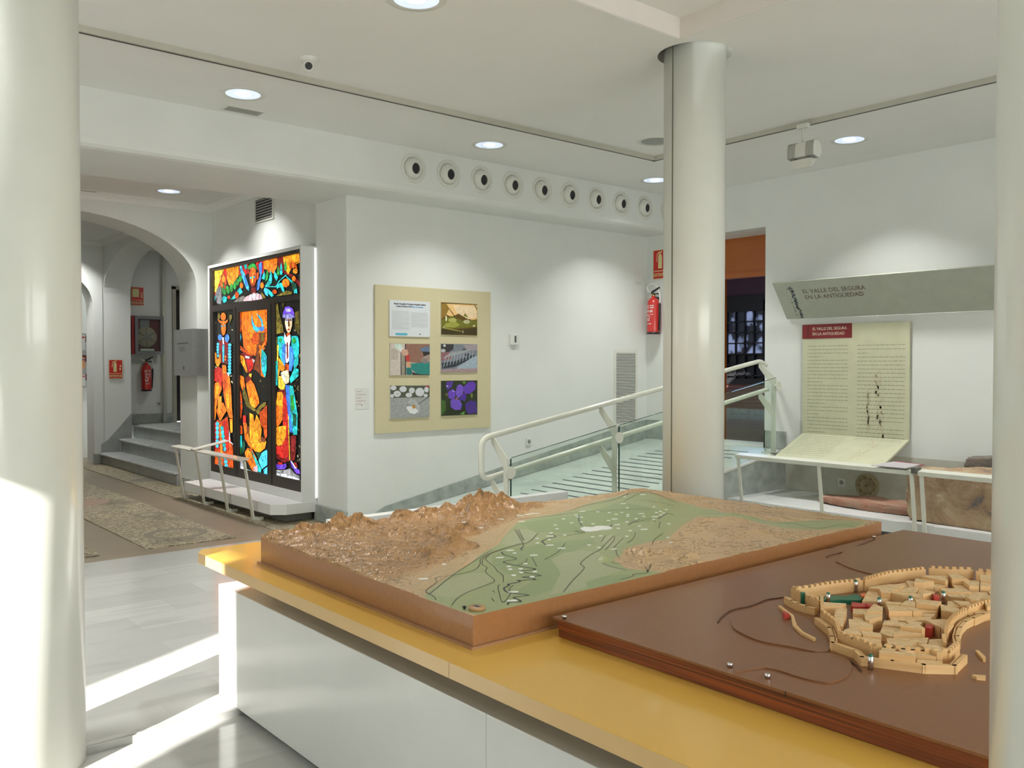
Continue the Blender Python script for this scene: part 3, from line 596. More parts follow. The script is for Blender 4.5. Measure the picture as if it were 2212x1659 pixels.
left = [
 (OL, [(310, 830), (345, 830), (345, 870), (320, 930)]), (OL, ell(190, 850, 14, 40)), (OG, ell(242, 852, 32, 46)), (OG, [(172, 882), (215, 905), (270, 905), (303, 880), (285, 925), (240, 938), (200, 925)]),
 (OG, [(218, 940), (272, 935), (275, 1000), (262, 1060), (238, 1080), (225, 1050), (216, 990)]), (CY, ell(222, 965, 10, 8)), (CY, ell(258, 960, 10, 8)), (O2, [(238, 960), (246, 960), (250, 1040), (236, 1040)]),
 (DR, [(190, 1130), (300, 1130), (310, 1260), (300, 1420), (200, 1400), (185, 1260)]), (BL, ell(205, 1100, 26, 34)), (BL, ell(288, 1110, 26, 48)), (WH, [(228, 1095), (252, 1100), (250, 1180), (238, 1180)]), (CY, [(232, 1190), (256, 1190), (254, 1395), (236, 1395)]),
] + [(CY, ell(179, 1180+i*34, 15, 18)) for i in range(5)] + [(CY, ell(322-(i % 2)*2, 1190+i*37, 20, 20)) for i in range(10)] + [
 (OG, ell(272, 1330, 12, 16)), (OG, ell(270, 1365, 12, 12)),
 (O2, [(145, 1275), (165, 1300), (180, 1370), (215, 1280), (215, 1400), (180, 1460), (150, 1400)]), (RD, [(140, 1480), (190, 1450), (240, 1480), (250, 1600), (220, 1640), (140, 1590)]), (OG, [(235, 1430), (280, 1430), (285, 1540), (270, 1640), (240, 1620)]), (WH, [(285, 1520), (310, 1525), (328, 1600), (318, 1605), (300, 1545)]),
 (PK, ell(158, 1595, 22, 26))] + [(c, q2(P)) for c, P in [
 (OG, [(150, 260), (190, 250), (230, 330), (190, 430), (165, 560), (130, 560), (130, 400)]), (O2, [(160, 300), (200, 290), (190, 400), (150, 450)]), (RD, [(150, 110), (225, 170), (230, 330), (190, 250), (140, 240)]),
 (OG, [(255, 180), (320, 180), (340, 320), (350, 560), (360, 680), (320, 680), (280, 560), (255, 420)]), (O2, [(275, 380), (320, 390), (325, 640), (285, 560)]), (OD, [(240, 150), (300, 160), (290, 300), (250, 400), (240, 280)]),
 (O2, [(190, 420), (225, 420), (230, 560), (200, 650), (180, 600)]), (OG, [(215, 490), (250, 500), (290, 590), (210, 720), (165, 600), (175, 560), (205, 660), (220, 600)]),
 (OG, [(125, 560), (165, 530), (160, 640), (150, 700), (128, 780)]), (OD, [(130, 760), (180, 700), (220, 720), (300, 660), (320, 840), (340, 960), (365, 1010), (368, 1280), (125, 1230), (120, 900)]),
 (RD, [(140, 740), (185, 720), (200, 900), (210, 1050), (140, 1060), (125, 900)]), (RD, [(235, 720), (290, 710), (310, 850), (315, 1070), (270, 1060)]), (OG, [(200, 760), (225, 760), (240, 1000), (240, 1240), (215, 1240), (215, 1000)]), (O2, [(325, 690), (360, 690), (360, 850), (335, 860)]), (WH, [(318, 825), (328, 870), (330, 960), (368, 985), (366, 1000), (318, 965)])]
] + [(CY, ell(178, 1382+750+i*52, 20, 26)) for i in range(6)] + [(CY if i % 2 else TQ, ell(236+i*6, 1382+800+i*50, 20, 26)) for i in range(6)] + [(CY, ell(208, 1382+1180+i*50, 16, 24)) for i in range(2)] + [(CY, ell(274+i*7, 1382+1150+i*50, 22, 24)) for i in range(3)]
mid = [
 (OG, [(455, 798), (757, 768), (757, 1150), (740, 1180), (640, 1330), (560, 1300), (480, 1220), (455, 1000)]), (OD, [(420, 800), (450, 800), (450, 1000), (430, 1100), (418, 1000)]), (BL, [(418, 870), (440, 880), (440, 980), (418, 980)]), (CY, [(418, 1040), (440, 1050), (450, 1100), (440, 1150), (418, 1150)]),
 (OD, [(420, 1180), (560, 1300), (620, 1310), (540, 1330), (430, 1240)]), (WH, [(415, 1220), (450, 1245), (430, 1260), (415, 1255)]),
 (CY, [(575, 820), (590, 900), (610, 960), (650, 980), (665, 1010), (645, 1040), (600, 1010), (575, 930)]), (CY, [(630, 812), (680, 850), (705, 900), (715, 960), (695, 975), (690, 910), (660, 860)]), (BL, [(650, 980), (725, 970), (725, 1010), (690, 1030), (665, 1010)]), (OD, ell(745, 1025, 16, 30)),
 (OD, [(600, 1060), (650, 1040), (650, 1180), (600, 1180), (575, 1150), (580, 1100)]), (BR, [(660, 1040), (740, 1050), (735, 1130), (700, 1200), (660, 1180)]), (OL, [(690, 1050), (720, 1050), (720, 1140), (690, 1150)]), (OD, [(735, 1070), (755, 1130), (748, 1200), (738, 1190)]),
 (DR, [(440, 1290), (490, 1280), (620, 1360), (600, 1440), (540, 1530), (480, 1400)]), (WH, [(500, 1320), (555, 1330), (545, 1355), (505, 1345)]), (RD, [(500, 1360), (600, 1370), (590, 1470), (550, 1520)]), (O2, [(440, 1310), (480, 1330), (530, 1500), (520, 1530), (450, 1400)]), (WH, [(582, 1355), (615, 1375), (600, 1410)]),
 (BR, [(640, 1180), (660, 1180), (670, 1400), (690, 1560), (640, 1500), (600, 1480), (630, 1340)]), (OG, [(670, 1200), (700, 1230), (740, 1220), (700, 1300), (710, 1420), (730, 1580), (690, 1560), (680, 1400)]), (TQ, [(700, 1230), (740, 1290), (757, 1320), (757, 1480), (740, 1580), (705, 1520), (690, 1380), (695, 1290)]), (CY, ell(712, 1470, 18, 26)), (CY, ell(715, 1410, 16, 24)), (CY, ell(735, 1350, 16, 24)),
 (CY, [(420, 1270), (436, 1290), (430, 1380), (418, 1380)])] + [(c, q2(P)) for c, P in [
 (OG, [(445, 170), (485, 190), (500, 300), (490, 400), (460, 330), (440, 240)]), (OG, [(510, 270), (560, 210), (610, 280), (665, 450), (670, 500), (625, 560), (560, 520), (540, 430)]), (O2, [(545, 430), (585, 430), (610, 500), (620, 560), (570, 540)]), (DR, [(500, 210), (540, 170), (580, 210), (520, 260)]), (YW, [(550, 150), (580, 150), (575, 200), (545, 175)]),
 (OL, [(480, 300), (500, 340), (560, 520), (640, 590), (600, 600), (520, 540), (470, 400)]), (OL, [(620, 600), (690, 520), (760, 470), (740, 540), (700, 560), (660, 640)]), (OD, [(440, 330), (465, 440), (470, 560), (450, 700), (438, 560)]), (CY, ell(432, 500, 16, 44)), (CY, [(418, 650), (440, 640), (445, 780), (418, 790)]),
 (O2, [(555, 620), (600, 640), (610, 730), (640, 640), (680, 720), (700, 820), (690, 920), (755, 960), (740, 1040), (680, 1090), (620, 1080), (560, 1000), (555, 850)]), (OG, [(480, 740), (520, 740), (540, 860), (560, 1000), (620, 1070), (560, 1030), (500, 930)]), (RD, [(478, 650), (515, 650), (510, 740), (478, 740)]), (OD, [(670, 620), (720, 570), (765, 520), (765, 900), (740, 940), (720, 800), (690, 760)]), (BR, [(520, 780), (550, 780), (550, 860), (525, 860)]),
 (OD, [(440, 760), (470, 780), (470, 870), (440, 880)]), (TQ, [(430, 890), (466, 890), (464, 1030), (432, 1035)]), (GN, [(440, 1040), (458, 1040), (455, 1110), (440, 1110)]), (DG, [(480, 950), (505, 960), (500, 1060), (465, 1110), (470, 1000)]),
 (OG, [(500, 1090), (530, 1040), (580, 1045), (640, 1160), (650, 1320), (590, 1310), (520, 1180)]), (O2, [(530, 1060), (570, 1060), (600, 1160), (560, 1160)]), (TQ, [(580, 1060), (700, 1290), (690, 1330), (660, 1320), (590, 1100)]), (DG, [(630, 1095), (690, 1095), (665, 1170)]), (CY, [(665, 1190), (700, 1100), (760, 1055), (770, 1070), (770, 1240), (705, 1290)]), (CY, [(720, 1300), (770, 1260), (770, 1360), (730, 1345)]), (PK, [(600, 1270), (650, 1240), (655, 1325), (610, 1320)]), ((.8, .85, .9), [(418, 1230), (480, 1235), (530, 1290), (600, 1318), (418, 1275)]), ((.35, .36, .38), [(440, 1200), (480, 1190), (510, 1250), (450, 1250)]),
 (BR, [(690, 900), (720, 910), (750, 940), (740, 970), (700, 960)])]]
right = [
 (OL, [(855, 700), (895, 695), (905, 800), (950, 950), (965, 1040), (880, 1060), (850, 1000), (850, 800)]), (OL, [(880, 850), (910, 860), (900, 960), (870, 960)]), ((.10, .08, .01), [(950, 690), (970, 690), (965, 730), (948, 740)]), (OL, [(852, 1070), (885, 1100), (880, 1400), (852, 1400)]), ((.10, .08, .01), [(1100, 800), (1150, 780), (1150, 1060), (1100, 1000)]),
 (PU, [(958, 800), (985, 735), (1030, 728), (1075, 760), (1100, 860), (1050, 880), (950, 868)]), ((.40, .36, .85), [(985, 760), (1040, 750), (1060, 790), (1000, 800)]), ((.30, .28, .70), [(950, 830), (1040, 815), (1098, 850), (1060, 878), (955, 866)]),
 ((.95, .72, .40), [(985, 880), (1065, 875), (1065, 950), (1045, 1030), (1020, 1050), (995, 1000), (980, 930)]), (BR, [(1018, 880), (1030, 880), (1035, 965), (1018, 970)]), (DB, ell(1003, 893, 12, 7)), (DB, ell(1048, 893, 12, 7)), (RD, ell(1024, 1005, 14, 6)), (OD, [(1000, 1050), (1040, 1040), (1045, 1090), (1005, 1100)]),
 (TQ, [(895, 1090), (960, 1085), (985, 1180), (980, 1420), (950, 1400), (890, 1260)]), (TQ, [(1060, 1080), (1135, 1085), (1150, 1180), (1140, 1420), (1090, 1480), (1060, 1260)]), (GN, ell(930, 1130, 16, 22)), (GN, ell(1090, 1140, 22, 34)), (YW, [(890, 1190), (905, 1190), (900, 1420), (882, 1500)]),
 (BL, [(950, 1190), (985, 1180), (990, 1400), (970, 1460), (945, 1330)]), (BL, [(1035, 1190), (1080, 1240), (1090, 1380), (1060, 1500), (1030, 1500)]), (WH, [(975, 1040), (1000, 1100), (1045, 1060), (1050, 1120), (1035, 1200), (1030, 1380), (1005, 1410), (985, 1380), (990, 1180), (970, 1120)]), (DR, [(1004, 1160), (1018, 1160), (1020, 1340), (1005, 1370)]),
 (O2, [(910, 1340), (960, 1410), (985, 1470), (960, 1500), (920, 1500), (895, 1620)]), (OD, [(985, 1420), (1030, 1420), (1030, 1510), (990, 1500)]), (TQ, [(1100, 1460), (1145, 1480), (1145, 1560), (1050, 1650), (1040, 1590)]), ((.95, .85, .50), [(930, 1530), (965, 1500), (1020, 1490), (1035, 1560), (1030, 1640), (990, 1660), (950, 1590)]), (WH, [(935, 1520), (945, 1510), (990, 1580), (980, 1600)]),
 (TQ, [(880, 1500), (900, 1480), (895, 1680), (876, 1670)])] + [(c, q2(P)) for c, P in [
 (YW, [(905, 180), (940, 180), (985, 290), (980, 340), (940, 350), (905, 310)]), (TQ, [(1040, 290), (1080, 300), (1110, 480), (1135, 650), (1130, 880), (1085, 880), (1060, 700), (1035, 500)]), (GN, [(1050, 420), (1080, 400), (1100, 560), (1060, 620)]), (DG, [(1075, 620), (1120, 640), (1115, 780), (1085, 760)]), (BL, [(990, 285), (1035, 290), (1040, 480), (1060, 700), (1078, 860), (1045, 850), (1020, 640), (1000, 460)]),
 (DR, [(905, 345), (985, 340), (995, 420), (1010, 560), (960, 420)]), (O2, [(895, 370), (950, 370), (985, 480), (990, 600), (950, 700), (900, 780), (868, 760), (880, 520)]), (OG, [(885, 530), (950, 540), (955, 700), (900, 790), (870, 740)]), (RD, [(960, 420), (1000, 450), (1020, 640), (1035, 840), (1045, 1170), (980, 1180), (990, 900), (960, 740)]), (O2, [(868, 790), (920, 780), (1000, 770), (995, 900), (960, 1000), (900, 1010), (862, 960)]), (RD, [(860, 1010), (940, 1015), (990, 930), (1000, 1100), (985, 1170), (920, 1150), (862, 1070)]), (DR, [(858, 1075), (920, 1160), (985, 1180), (1045, 1100), (1045, 1190), (970, 1215), (890, 1160)]),
 (DR, [(1050, 900), (1085, 880), (1118, 900), (1115, 1080), (1100, 1180), (1055, 1190)]), ((.35, .02, .02), [(1060, 920), (1100, 920), (1098, 1080), (1065, 1100)]), (YW, [(1022, 660), (1030, 660), (1048, 1180), (1038, 1180)]),
 (PU, [(875, 1210), (910, 1240), (1000, 1225), (1005, 1260), (980, 1290), (900, 1288), (876, 1270)]), (RD, [(900, 1200), (950, 1210), (960, 1235), (905, 1235)]), (PU, [(1050, 1190), (1100, 1270), (1160, 1300), (1165, 1350), (1120, 1340), (1065, 1260)]), (WH, [(1050, 1185), (1062, 1190), (1130, 1280), (1110, 1290)]), ((.40, .02, .03), [(1085, 1210), (1120, 1210), (1140, 1270), (1110, 1260)]),
 ((.30, .30, .31), [(860, 1300), (1000, 1300), (1050, 1280), (1110, 1350), (1162, 1370), (1162, 1430), (860, 1330)]), ((.75, .80, .85), [(858, 1335), (1000, 1350), (1162, 1405), (1162, 1435), (858, 1352)]), (TQ, [(880, 0), (900, 0), (896, 290), (878, 290)])]]
def rectpx(k):
    a, b, c, d = cols[k]; return [pj((SX+.02, y, z)) for y, z in ((b, c), (a, c), (a, d), (b, d))]
inv = lambda P: [((x-440)*5.529, (y-530)*5.53) for x, y in P]
random.seed(3)
for nm, pl, lab in (('top', top, 'wide upper glass panel with flowers and a head'), ('left', left, 'narrow glass panel with a rider in an orange hat'), ('mid', mid, 'middle glass panel with a bull before a red sun'), ('right', right, 'glass panel with a standing bullfighter')):
    base = inv(rectpx(nm)); pl2 = []
    if nm in ('left', 'right', 'mid'):      # flecks of olive glass in the dark ground
        x0, x1 = {'left': (112, 345), 'right': (1085, 1160), 'mid': (620, 757)}[nm]
        for _ in range(46 if nm != 'mid' else 8):
            pl2.append(((.16, .13, .04) if random.random() < .7 else (.45, .42, .25), ell(random.uniform(x0, x1), random.uniform(850, 2650), random.uniform(2, 9), random.uniform(5, 20), 6, random.uniform(-1, 1))))
    art('glass_panel', pl2+pl, ((.004, .004, .003), base), STAIN, t, ('X', SX+.03), cT, (-1, 0, 0), step=.00008, lead=2.6, label=lab)
# backlight behind the case
t_case = t
part('light_gap', MB().box((4.184, 8.0435, .22), (4.197, 8.0488, 2.72)), mat('led_strip', (.9, .9, .9), .4, emit=(.95, 1, 1), es=1.2), t)
# platform with recessed foot
t = thing('display_platform', 'low white platform under the stained glass light box', 'platform', (3.95, 9.2, 0))
m = MB(); m.prism([(4.2, 8.03, .085), (3.86, 8.03, .085), (3.735, 8.13, .085), (3.70, 10.38, .085), (4.2, 10.5, .085)], (0, 0, .105)); part('top_slab', m, WHT, t, bevel=.003)
m = MB(); m.box((3.9, 8.15, .002), (4.2, 10.3, .085)); part('recessed_foot', m, mat('foot_grey', (.22, .22, .2), .5), t)
# guard rail in front: flat bar on slanting legs
def guard(t, feet, tops, wbar=.05, legw=.03, extra=None):
    for a, b in zip(feet, tops):
        m = MB(); a = Vector(a); b = Vector(b); yv = Vector((0, legw, 0)); xv = Vector((legw*1.3, 0, 0))
        m.prism([a-yv, a+yv, b+yv*.9, b-yv*.9], (.012, 0, 0))
        m.prism([a-yv, a+yv, a+yv+Vector((.10, 0, 0)), a-yv+Vector((.10, 0, 0))], (0, 0, .03)); part('leg', m, CREAM, t)
    m = MB(); a = Vector(tops[0])-Vector((0, -.02 if tops[0][1] > tops[-1][1] else .02, 0)); b = Vector(tops[-1])-Vector((0, .02 if tops[0][1] > tops[-1][1] else -.02, 0))
    m.prism([a+Vector((-wbar/2, 0, 0)), a+Vector((wbar/2, 0, .012)), b+Vector((wbar/2, 0, .012)), b+Vector((-wbar/2, 0, 0))], (0, 0, .014)); part('top_bar', m, CREAM, t)
ys = [10.36, 9.72, 9.06, 8.42]
t = thing('guard_rail', 'low white guard rail on four slanting legs before the stained glass', 'barrier', (3.75, 9.3, 0), 'low guard rails on slanting legs')
guard(t, [(3.685, y, 0) for y in ys], [(3.60, y+.02, .60) for y in ys], wbar=.10)
t2 = solo('label_holder', MB().prism([(3.55, 9.62, .62), (3.55, 9.76, .62), (3.95, 9.76, .70), (3.95, 9.62, .70)], (0, 0, .008)), METW, 'small white sloping label plate resting across the left guard rail', 'label plate')

# ================================================================== ARCH AREA
t = thing('metal_sign_box', 'brushed steel sign box on the pillar of the arch', 'sign', (4.1, 11.1, 1.42))
m = MB(); m.box((3.985, 10.845, 1.42), (4.2, 11.49, 2.0)); INK = mat('grey_ink', (.12, .12, .12), .6)
for i in range(7): m.box((3.9835, 11.36-i*.055, 1.815), (3.9845, 11.36-i*.055-.04, 1.835), 1)
for i in range(3): m.box((3.9835, 11.3, 1.77-i*.02), (3.9845, 11.10, 1.776-i*.02), 1)
m.box((3.9835, 11.17, 1.49), (3.9845, 11.13, 1.54), 1); part('box', m, [STEEL, INK], t)
def sign_ext(loc, xd, wd, ht, label, word, kind='ext'):
    """red fire sign; loc = lower left corner, xd = direction to the right as seen"""
    t = thing('fire_sign', label, 'safety sign', loc, 'red fire safety signs'); x = Vector(xd).normalized(); up = Vector((0, 0, 1)); n = x.cross(up)
    L = Vector(loc)
    def R(a, b, c, d, k): return [L+x*a+up*b+n*k, L+x*c+up*b+n*k, L+x*c+up*d+n*k, L+x*a+up*d+n*k]
    m = MB(); m.prism(R(0, 0, wd, ht, 0), n*.006); part('plate', m, mat('sign_red', (.55, .02, .02), .35), t)
    SY = mat('sign_cream', (.72, .66, .30), .4); m = MB()
    m.prism(R(wd*.06, ht*.26, wd*.94, ht*.285, .006), n*.0006)
    for q in ((0, 0, wd, ht*.02), (0, ht*.98, wd, ht), (0, 0, wd*.025, ht), (wd*.975, 0, wd, ht)): m.prism(R(*q, .006), n*.0006)
    if kind == 'ext':
        c = wd*.45
        m.prism([L+x*(c+a*wd)+up*(ht*b)+n*.006 for a, b in ((-.12, .36), (.12, .36), (.12, .76), (.08, .83), (.03, .86), (.03, .90), (-.03, .90), (-.03, .86), (-.08, .83), (-.12, .76))], n*.0006)
        m.prism([L+x*(c+a*wd)+up*(ht*b)+n*.006 for a, b in ((-.10, .92), (.12, .95), (.12, .91), (-.06, .89), (-.16, .84), (-.2, .6), (-.24, .6), (-.2, .86))], n*.0006)
        m.prism([L+x*(wd*a)+up*(ht*b)+n*.006 for a, b in ((.80, .42), (.9, .5), (.84, .58), (.91, .66), (.84, .75), (.79, .66), (.84, .6), (.76, .52))], n*.0006)
    else:
        m.prism(R(wd*.10, ht*.45, wd*.62, ht*.90, .006), n*.0006); m.prism(R(wd*.78, ht*.42, wd*.88, ht*.62, .006), n*.0006); m.prism(R(wd*.7, ht*.66, wd*.92, ht*.7, .006), n*.0006)
    part('pictogram', m, SY, t)
    text(word, ht*.16, L+x*wd*.5+up*ht*.085+n*.007, x, up, SY, t, align='CENTER', sx=.8, bold=.001); return t
sign_ext(on(229, 818, Y=14.85)+Vector((.04, -.012, 0)), (1, 0, 0), .205, .30, 'red extinguisher sign on the white pier left of the stairs', 'EXTINTOR')
a = on(283, 659, Y=15.19); sign_ext((a.x, 15.185, a.z), (1, 0, 0), .20, .30, 'red hose reel sign above the hose cabinet', 'MANGUERA', 'hose')
a = on(1412, 604, X=RX); sign_ext((RX-.005, a.y, a.z), (0, -1, 0), .25, .36, 'red extinguisher sign on the right wall, cut by the central pillar', 'EXTINTOR')
def extinguisher(x, y, z, front, s, label):
    """z = bottom; front = direction facing out of the wall"""
    t = thing('fire_extinguisher', label, 'fire extinguisher', (x, y, z), 'red fire extinguishers'); c = Vector((x, y, z)); f = Vector(front); sd = f.cross(Vector((0, 0, 1)))*-1
    m = MB(); m.lathe([(.001, .012*s), (.070*s, .0), (.076*s, .02*s), (.078*s, .05*s), (.078*s, .36*s), (.072*s, .40*s), (.05*s, .435*s), (.026*s, .45*s), (.024*s, .47*s), (.001, .47*s)], c, seg=36); tank = m
    m = MB(); m.lathe([(.079*s, .0), (.081*s, .0), (.081*s, .025*s), (.079*s, .025*s)], c, seg=36); part('base_ring', m, BLK, t)
    m = MB(); m.lathe([(.024*s, .455*s), (.022*s, .50*s), (.001, .50*s)], c, seg=16); part('valve', m, mat('brass', (.45, .33, .12), .35, .9), t)
    m = MB(); u = Vector((0, 0, 1))
    m.prism([c+u*.50*s-sd*.02*s, c+u*.525*s-sd*.02*s, c+u*.575*s+sd*.10*s, c+u*.56*s+sd*.105*s], f*.02*s); m.prism([c+u*.49*s, c+u*.505*s, c+u*.50*s+sd*.085*s, c+u*.485*s+sd*.085*s], f*.02*s); part('handle', m, BLK, t)
    m = MB(); P = [c+u*(.49*s+.03*s*0)-sd*.0]
    for k in range(13):
        a = math.radians(180-k*22); P.append(c+u*(.50+.065*math.sin(a))*s+sd*(-.03+.085*math.cos(a)*-1*-1)*s+f*.02*s)
    P = [c+u*.50*s, c+u*.53*s-sd*.08*s, c+u*.59*s-sd*.10*s, c+u*.62*s-sd*.04*s, c+u*.59*s+sd*.05*s, c+u*.48*s+sd*.098*s, c+u*.36*s+sd*.10*s]
    Q = []
    for i in range(len(P)-1):
        for k in range(5):
            tt = k/5; p0, p1, p2, p3 = P[max(i-1, 0)], P[i], P[i+1], P[min(i+2, len(P)-1)]
            Q.append(.5*((2*p1)+(p2-p0)*tt+(2*p0-5*p1+4*p2-p3)*tt*tt+(3*p1-p0-3*p2+p3)*tt**3))
    Q.append(P[-1]); m.tube(Q, .0085*s, 8); part('hose', m, PLASTW, t)
    m = MB(); m.tube([c+u*.38*s+sd*.10*s, c+u*.36*s+sd*.10*s, c+u*.24*s+sd*.10*s, c+u*.04*s+sd*.088*s], [.010*s, .016*s, .014*s, .010*s], 10); part('nozzle', m, BLK, t)
    LB = mat('label_white', (.70, .62, .58), .5); m = tank
    for (z0, z1, a0, a1) in ((.34, .355, -50, 45), (.315, .33, -50, 45), (.265, .295, -40, 35), (.235, .245, -45, 40), (.12, .135, -30, 20), (.16, .18, -35, 5)):
        n = 10; bs = math.atan2(f.y, f.x)
        for k in range(n):
            if (k*7+int(z0*1000)) % 5 == 0: continue
            b0 = bs+math.radians(a0+(a1-a0)*k/n); b1 = bs+math.radians(a0+(a1-a0)*(k+.8)/n); r = .0788*s
            m.face([c+Vector((r*math.cos(b0), r*math.sin(b0), z0*s)), c+Vector((r*math.cos(b1), r*math.sin(b1), z0*s)), c+Vector((r*math.cos(b1), r*math.sin(b1), z1*s)), c+Vector((r*math.cos(b0), r*math.sin(b0), z1*s))], 1)
    n = 16
    for k in range(n):
        a0 = 2*math.pi*k/n; a1 = 2*math.pi*(k+.75)/n
        if 5 < k < 8: continue
        bs = math.atan2(f.y, f.x)-.25; r = .0789*s
        m.face([c+Vector((r*math.cos(bs+.42*q*math.cos(a)), r*math.sin(bs+.42*q*math.cos(a)), (.205+.024*q*math.sin(a))*s)) for q, a in ((1, a0), (1, a1), (.55, a1), (.55, a0))], 1)
    part('tank', m, [REDP, LB], t)
    m = MB(); m.box((min(x, x-f.x*.1)-.02, min(y, y-f.y*.1)-.02, z+.43*s), (max(x, x-f.x*.1)+.02, max(y, y-f.y*.1)+.02, z+.45*s)) if False else m.prism([c+u*.42*s-sd*.03, c+u*.42*s+sd*.03, c+u*.46*s+sd*.03, c+u*.46*s-sd*.03], -f*.095); part('wall_bracket', m, BLK, t)
    return t
a = on(317, 845, Y=15.09); extinguisher(a.x, 15.1, a.z, (0, -1, 0), .99, 'red fire extinguisher below the hose cabinet at the stairs')
a = on(1412, 722, X=RX-.09); extinguisher(RX-.095, a.y+.0, a.z, (-1, 0, 0), 1.0, 'red fire extinguisher on the right wall beside the central pillar')
# hose cabinet
a = on(284, 765, Y=15.05); b = on(352, 684, Y=15.05); t = thing('hose_cabinet', 'grey hose reel cabinet with glass door on the stair wall', 'hose cabinet', ((a.x+b.x)/2, 15.1, a.z))
x0, x1, z0, z1 = a.x+.05, b.x, a.z, b.z
m = MB(); m.box((x0, 15.07, z0), (x1, 15.2, z1)); h = holed(rect(x0, z0, x1, z1), [rect(x0+.05, z0+.05, x1-.05, z1-.05)], lambda p, q, k: (p, 15.02+k, q), .05); part('frame', h, mat('grey_cabinet', (.22, .22, .23), .4), t)
part('red_back', MB().box((x0+.03, 15.07, z0+.03), (x1-.03, 15.195, z1-.03)), mat('cabinet_dark_red', (.14, .012, .015), .5), t)
part('side', MB().box((x0-.045, 15.04, z0), (x0-.003, 15.2, z1)), mat('cabinet_side_red', (.38, .03, .03), .4), t)
c = (x0*.52+x1*.48-.03, 15.066, z0+.27*(z1-z0)/.6)
part('hose_reel', MB().lathe([(.17, 0), (.165, .02), (.06, .02), (.055, .03), (.001, .03)], c, (0, -1, 0), 40), mat('reel_cream', (.50, .38, .32), .5, var=.1), t)
m = MB()
for k in range(6):
    a_ = math.radians(30+60*k); m.tube([(c[0], 15.04, c[2]), (c[0]+.16*math.cos(a_), 15.042, c[2]+.16*math.sin(a_))], .006, 6)
m.cyl((c[0], 15.045, c[2]), .05, .012, (0, -1, 0)); part('reel_spokes', m, mat('spoke_grey', (.2, .19, .19), .5), t)
part('paper_note', MB().box((x0+.09, 15.06, z1-.2), (x0+.24, 15.066, z1-.06)), mat('note_grey', (.25, .22, .25), .5), t)
part('manual', MB().box((c[0]-.1, 15.04, z0+.055), (c[0]+.12, 15.05, z0+.09)), PLASTW, t)
part('glass_door', MB().box((x0+.05, 15.03, z0+.05), (x1-.05, 15.034, z1-.05)), GLASSG, t)
# pipe beside the dark doorway, socket on stair wall
a = on(355, 800, Y=15.14); solo('wall_pipe', MB().tube([(a.x, 15.14, LZ), (a.x, 15.14, 3.44)], .032, 14), CREAM, 'cream vertical pipe between the hose cabinet and the dark doorway', 'pipe')
def socket(loc, x, n, label):
    x = Vector(x); n = Vector(n); u = Vector((0, 0, 1)); L = Vector(loc); t = thing('power_socket', label, 'socket', loc, 'white power sockets')
    m = MB(); m.prism([L-x*.04-u*.04, L+x*.04-u*.04, L+x*.04+u*.04, L-x*.04+u*.04], n*.012); part('plate', m, PLASTW, t, bevel=.003)
    m = MB(); m.lathe([(.024, .0125), (.022, .0135), (.018, .0128), (.001, .0128)], L, n, 20); part('rim', m, mat('socket_grey', (.30, .30, .28), .5), t)
    m = MB(); m.cyl(L+x*.009+n*.0125, .003, .0015, n, 8); m.cyl(L-x*.009+n*.0125, .003, .0015, n, 8); part('holes', m, BLK, t)
a = on(343, 872, Y=15.19); socket((a.x, 15.2, a.z), (1, 0, 0), (0, -1, 0), 'white power socket below the extinguisher at the stairs')
a = on(1141.5, 954, Y=7.44); socket((a.x, 7.44, a.z), (1, 0, 0), (0, -1, 0), 'white power socket on the photo wall above the ramp')
a = on(1819, 1042, X=RX); socket((RX, a.y, a.z), (0, -1, 0), (-1, 0, 0), 'white power socket low on the right wall behind the guard rail')
# niche: leaflet board, leaflets, desk, bin
a = on(150, 838, Y=15.9); b = on(184, 720, Y=15.9)
t = thing('leaflet_board', 'dark framed leaflet rack in the niche at far left', 'leaflet rack', (a.x, 15.9, a.z))
part('back', MB().box((a.x-.3, 15.88, a.z), (b.x+.1, 16.0, b.z)), mat('rack_grey', (.45, .45, .45), .5), t)
m = MB()
for k in (.28, .62, .98): m.box((a.x-.3, 15.86, a.z+(b.z-a.z)*k-.13), (b.x+.1, 15.88, a.z+(b.z-a.z)*k-.02))
part('shelf_band', m, mat('rack_maroon', (.12, .02, .025), .5), t)
lw = [((.7, .7, .68), 155, 164, 770, 812, 'tall white leaflet in the rack'), ((.75, .35, .15), 165, 183, 772, 796, 'orange leaflet in the rack'), ((.68, .66, .64), 155, 168, 726, 758, 'white leaflet with a red strip at the top of the rack'), ((.72, .72, .72), 170, 184, 724, 756, 'white leaflet with a blue spot at the top of the rack'), ((.30, .33, .42), 155, 162, 820, 837, 'bluish leaflet at the bottom of the rack'), ((.72, .72, .70), 164, 176, 817, 838, 'white folded leaflet at the bottom of the rack'), ((.70, .72, .68), 177, 184, 808, 834, 'white leaflet at the bottom right of the rack')]
for i, (cl, xa, xb, ya, yb_, lab) in enumerate(lw):
    p = on(xa, yb_, Y=15.85); q = on(xb, ya, Y=15.85); m = MB(); m.box((p.x, 15.845, p.z), (q.x, 15.858, q.z))
    o = solo('leaflet', m, mat('leaflet_%d' % i, cl, .5), lab, 'leaflet', 'leaflets in the niche rack'); ORG[o.name] = Vector(o.location)
    m = MB(); m.box((p.x+.01, 15.842, q.z-.05), (q.x-.01, 15.8445, q.z-.025)); part('printed_band', m, mat('band_%d' % (i % 3), [(.45, .04, .04), (.05, .05, .3), (.12, .12, .14)][i % 3], .5), o)
m = MB(); m.prism([(2.7, 15.2, 0), (3.62, 15.2, 0), (3.62, 15.2, .93), (2.7, 15.2, .86)], (0, .55, 0)); t = solo('reception_desk', m, mat('pinkish_desk', (.42, .34, .32), .4), 'pinkish grey desk in the niche under the leaflet rack', 'desk', bevel=.01)
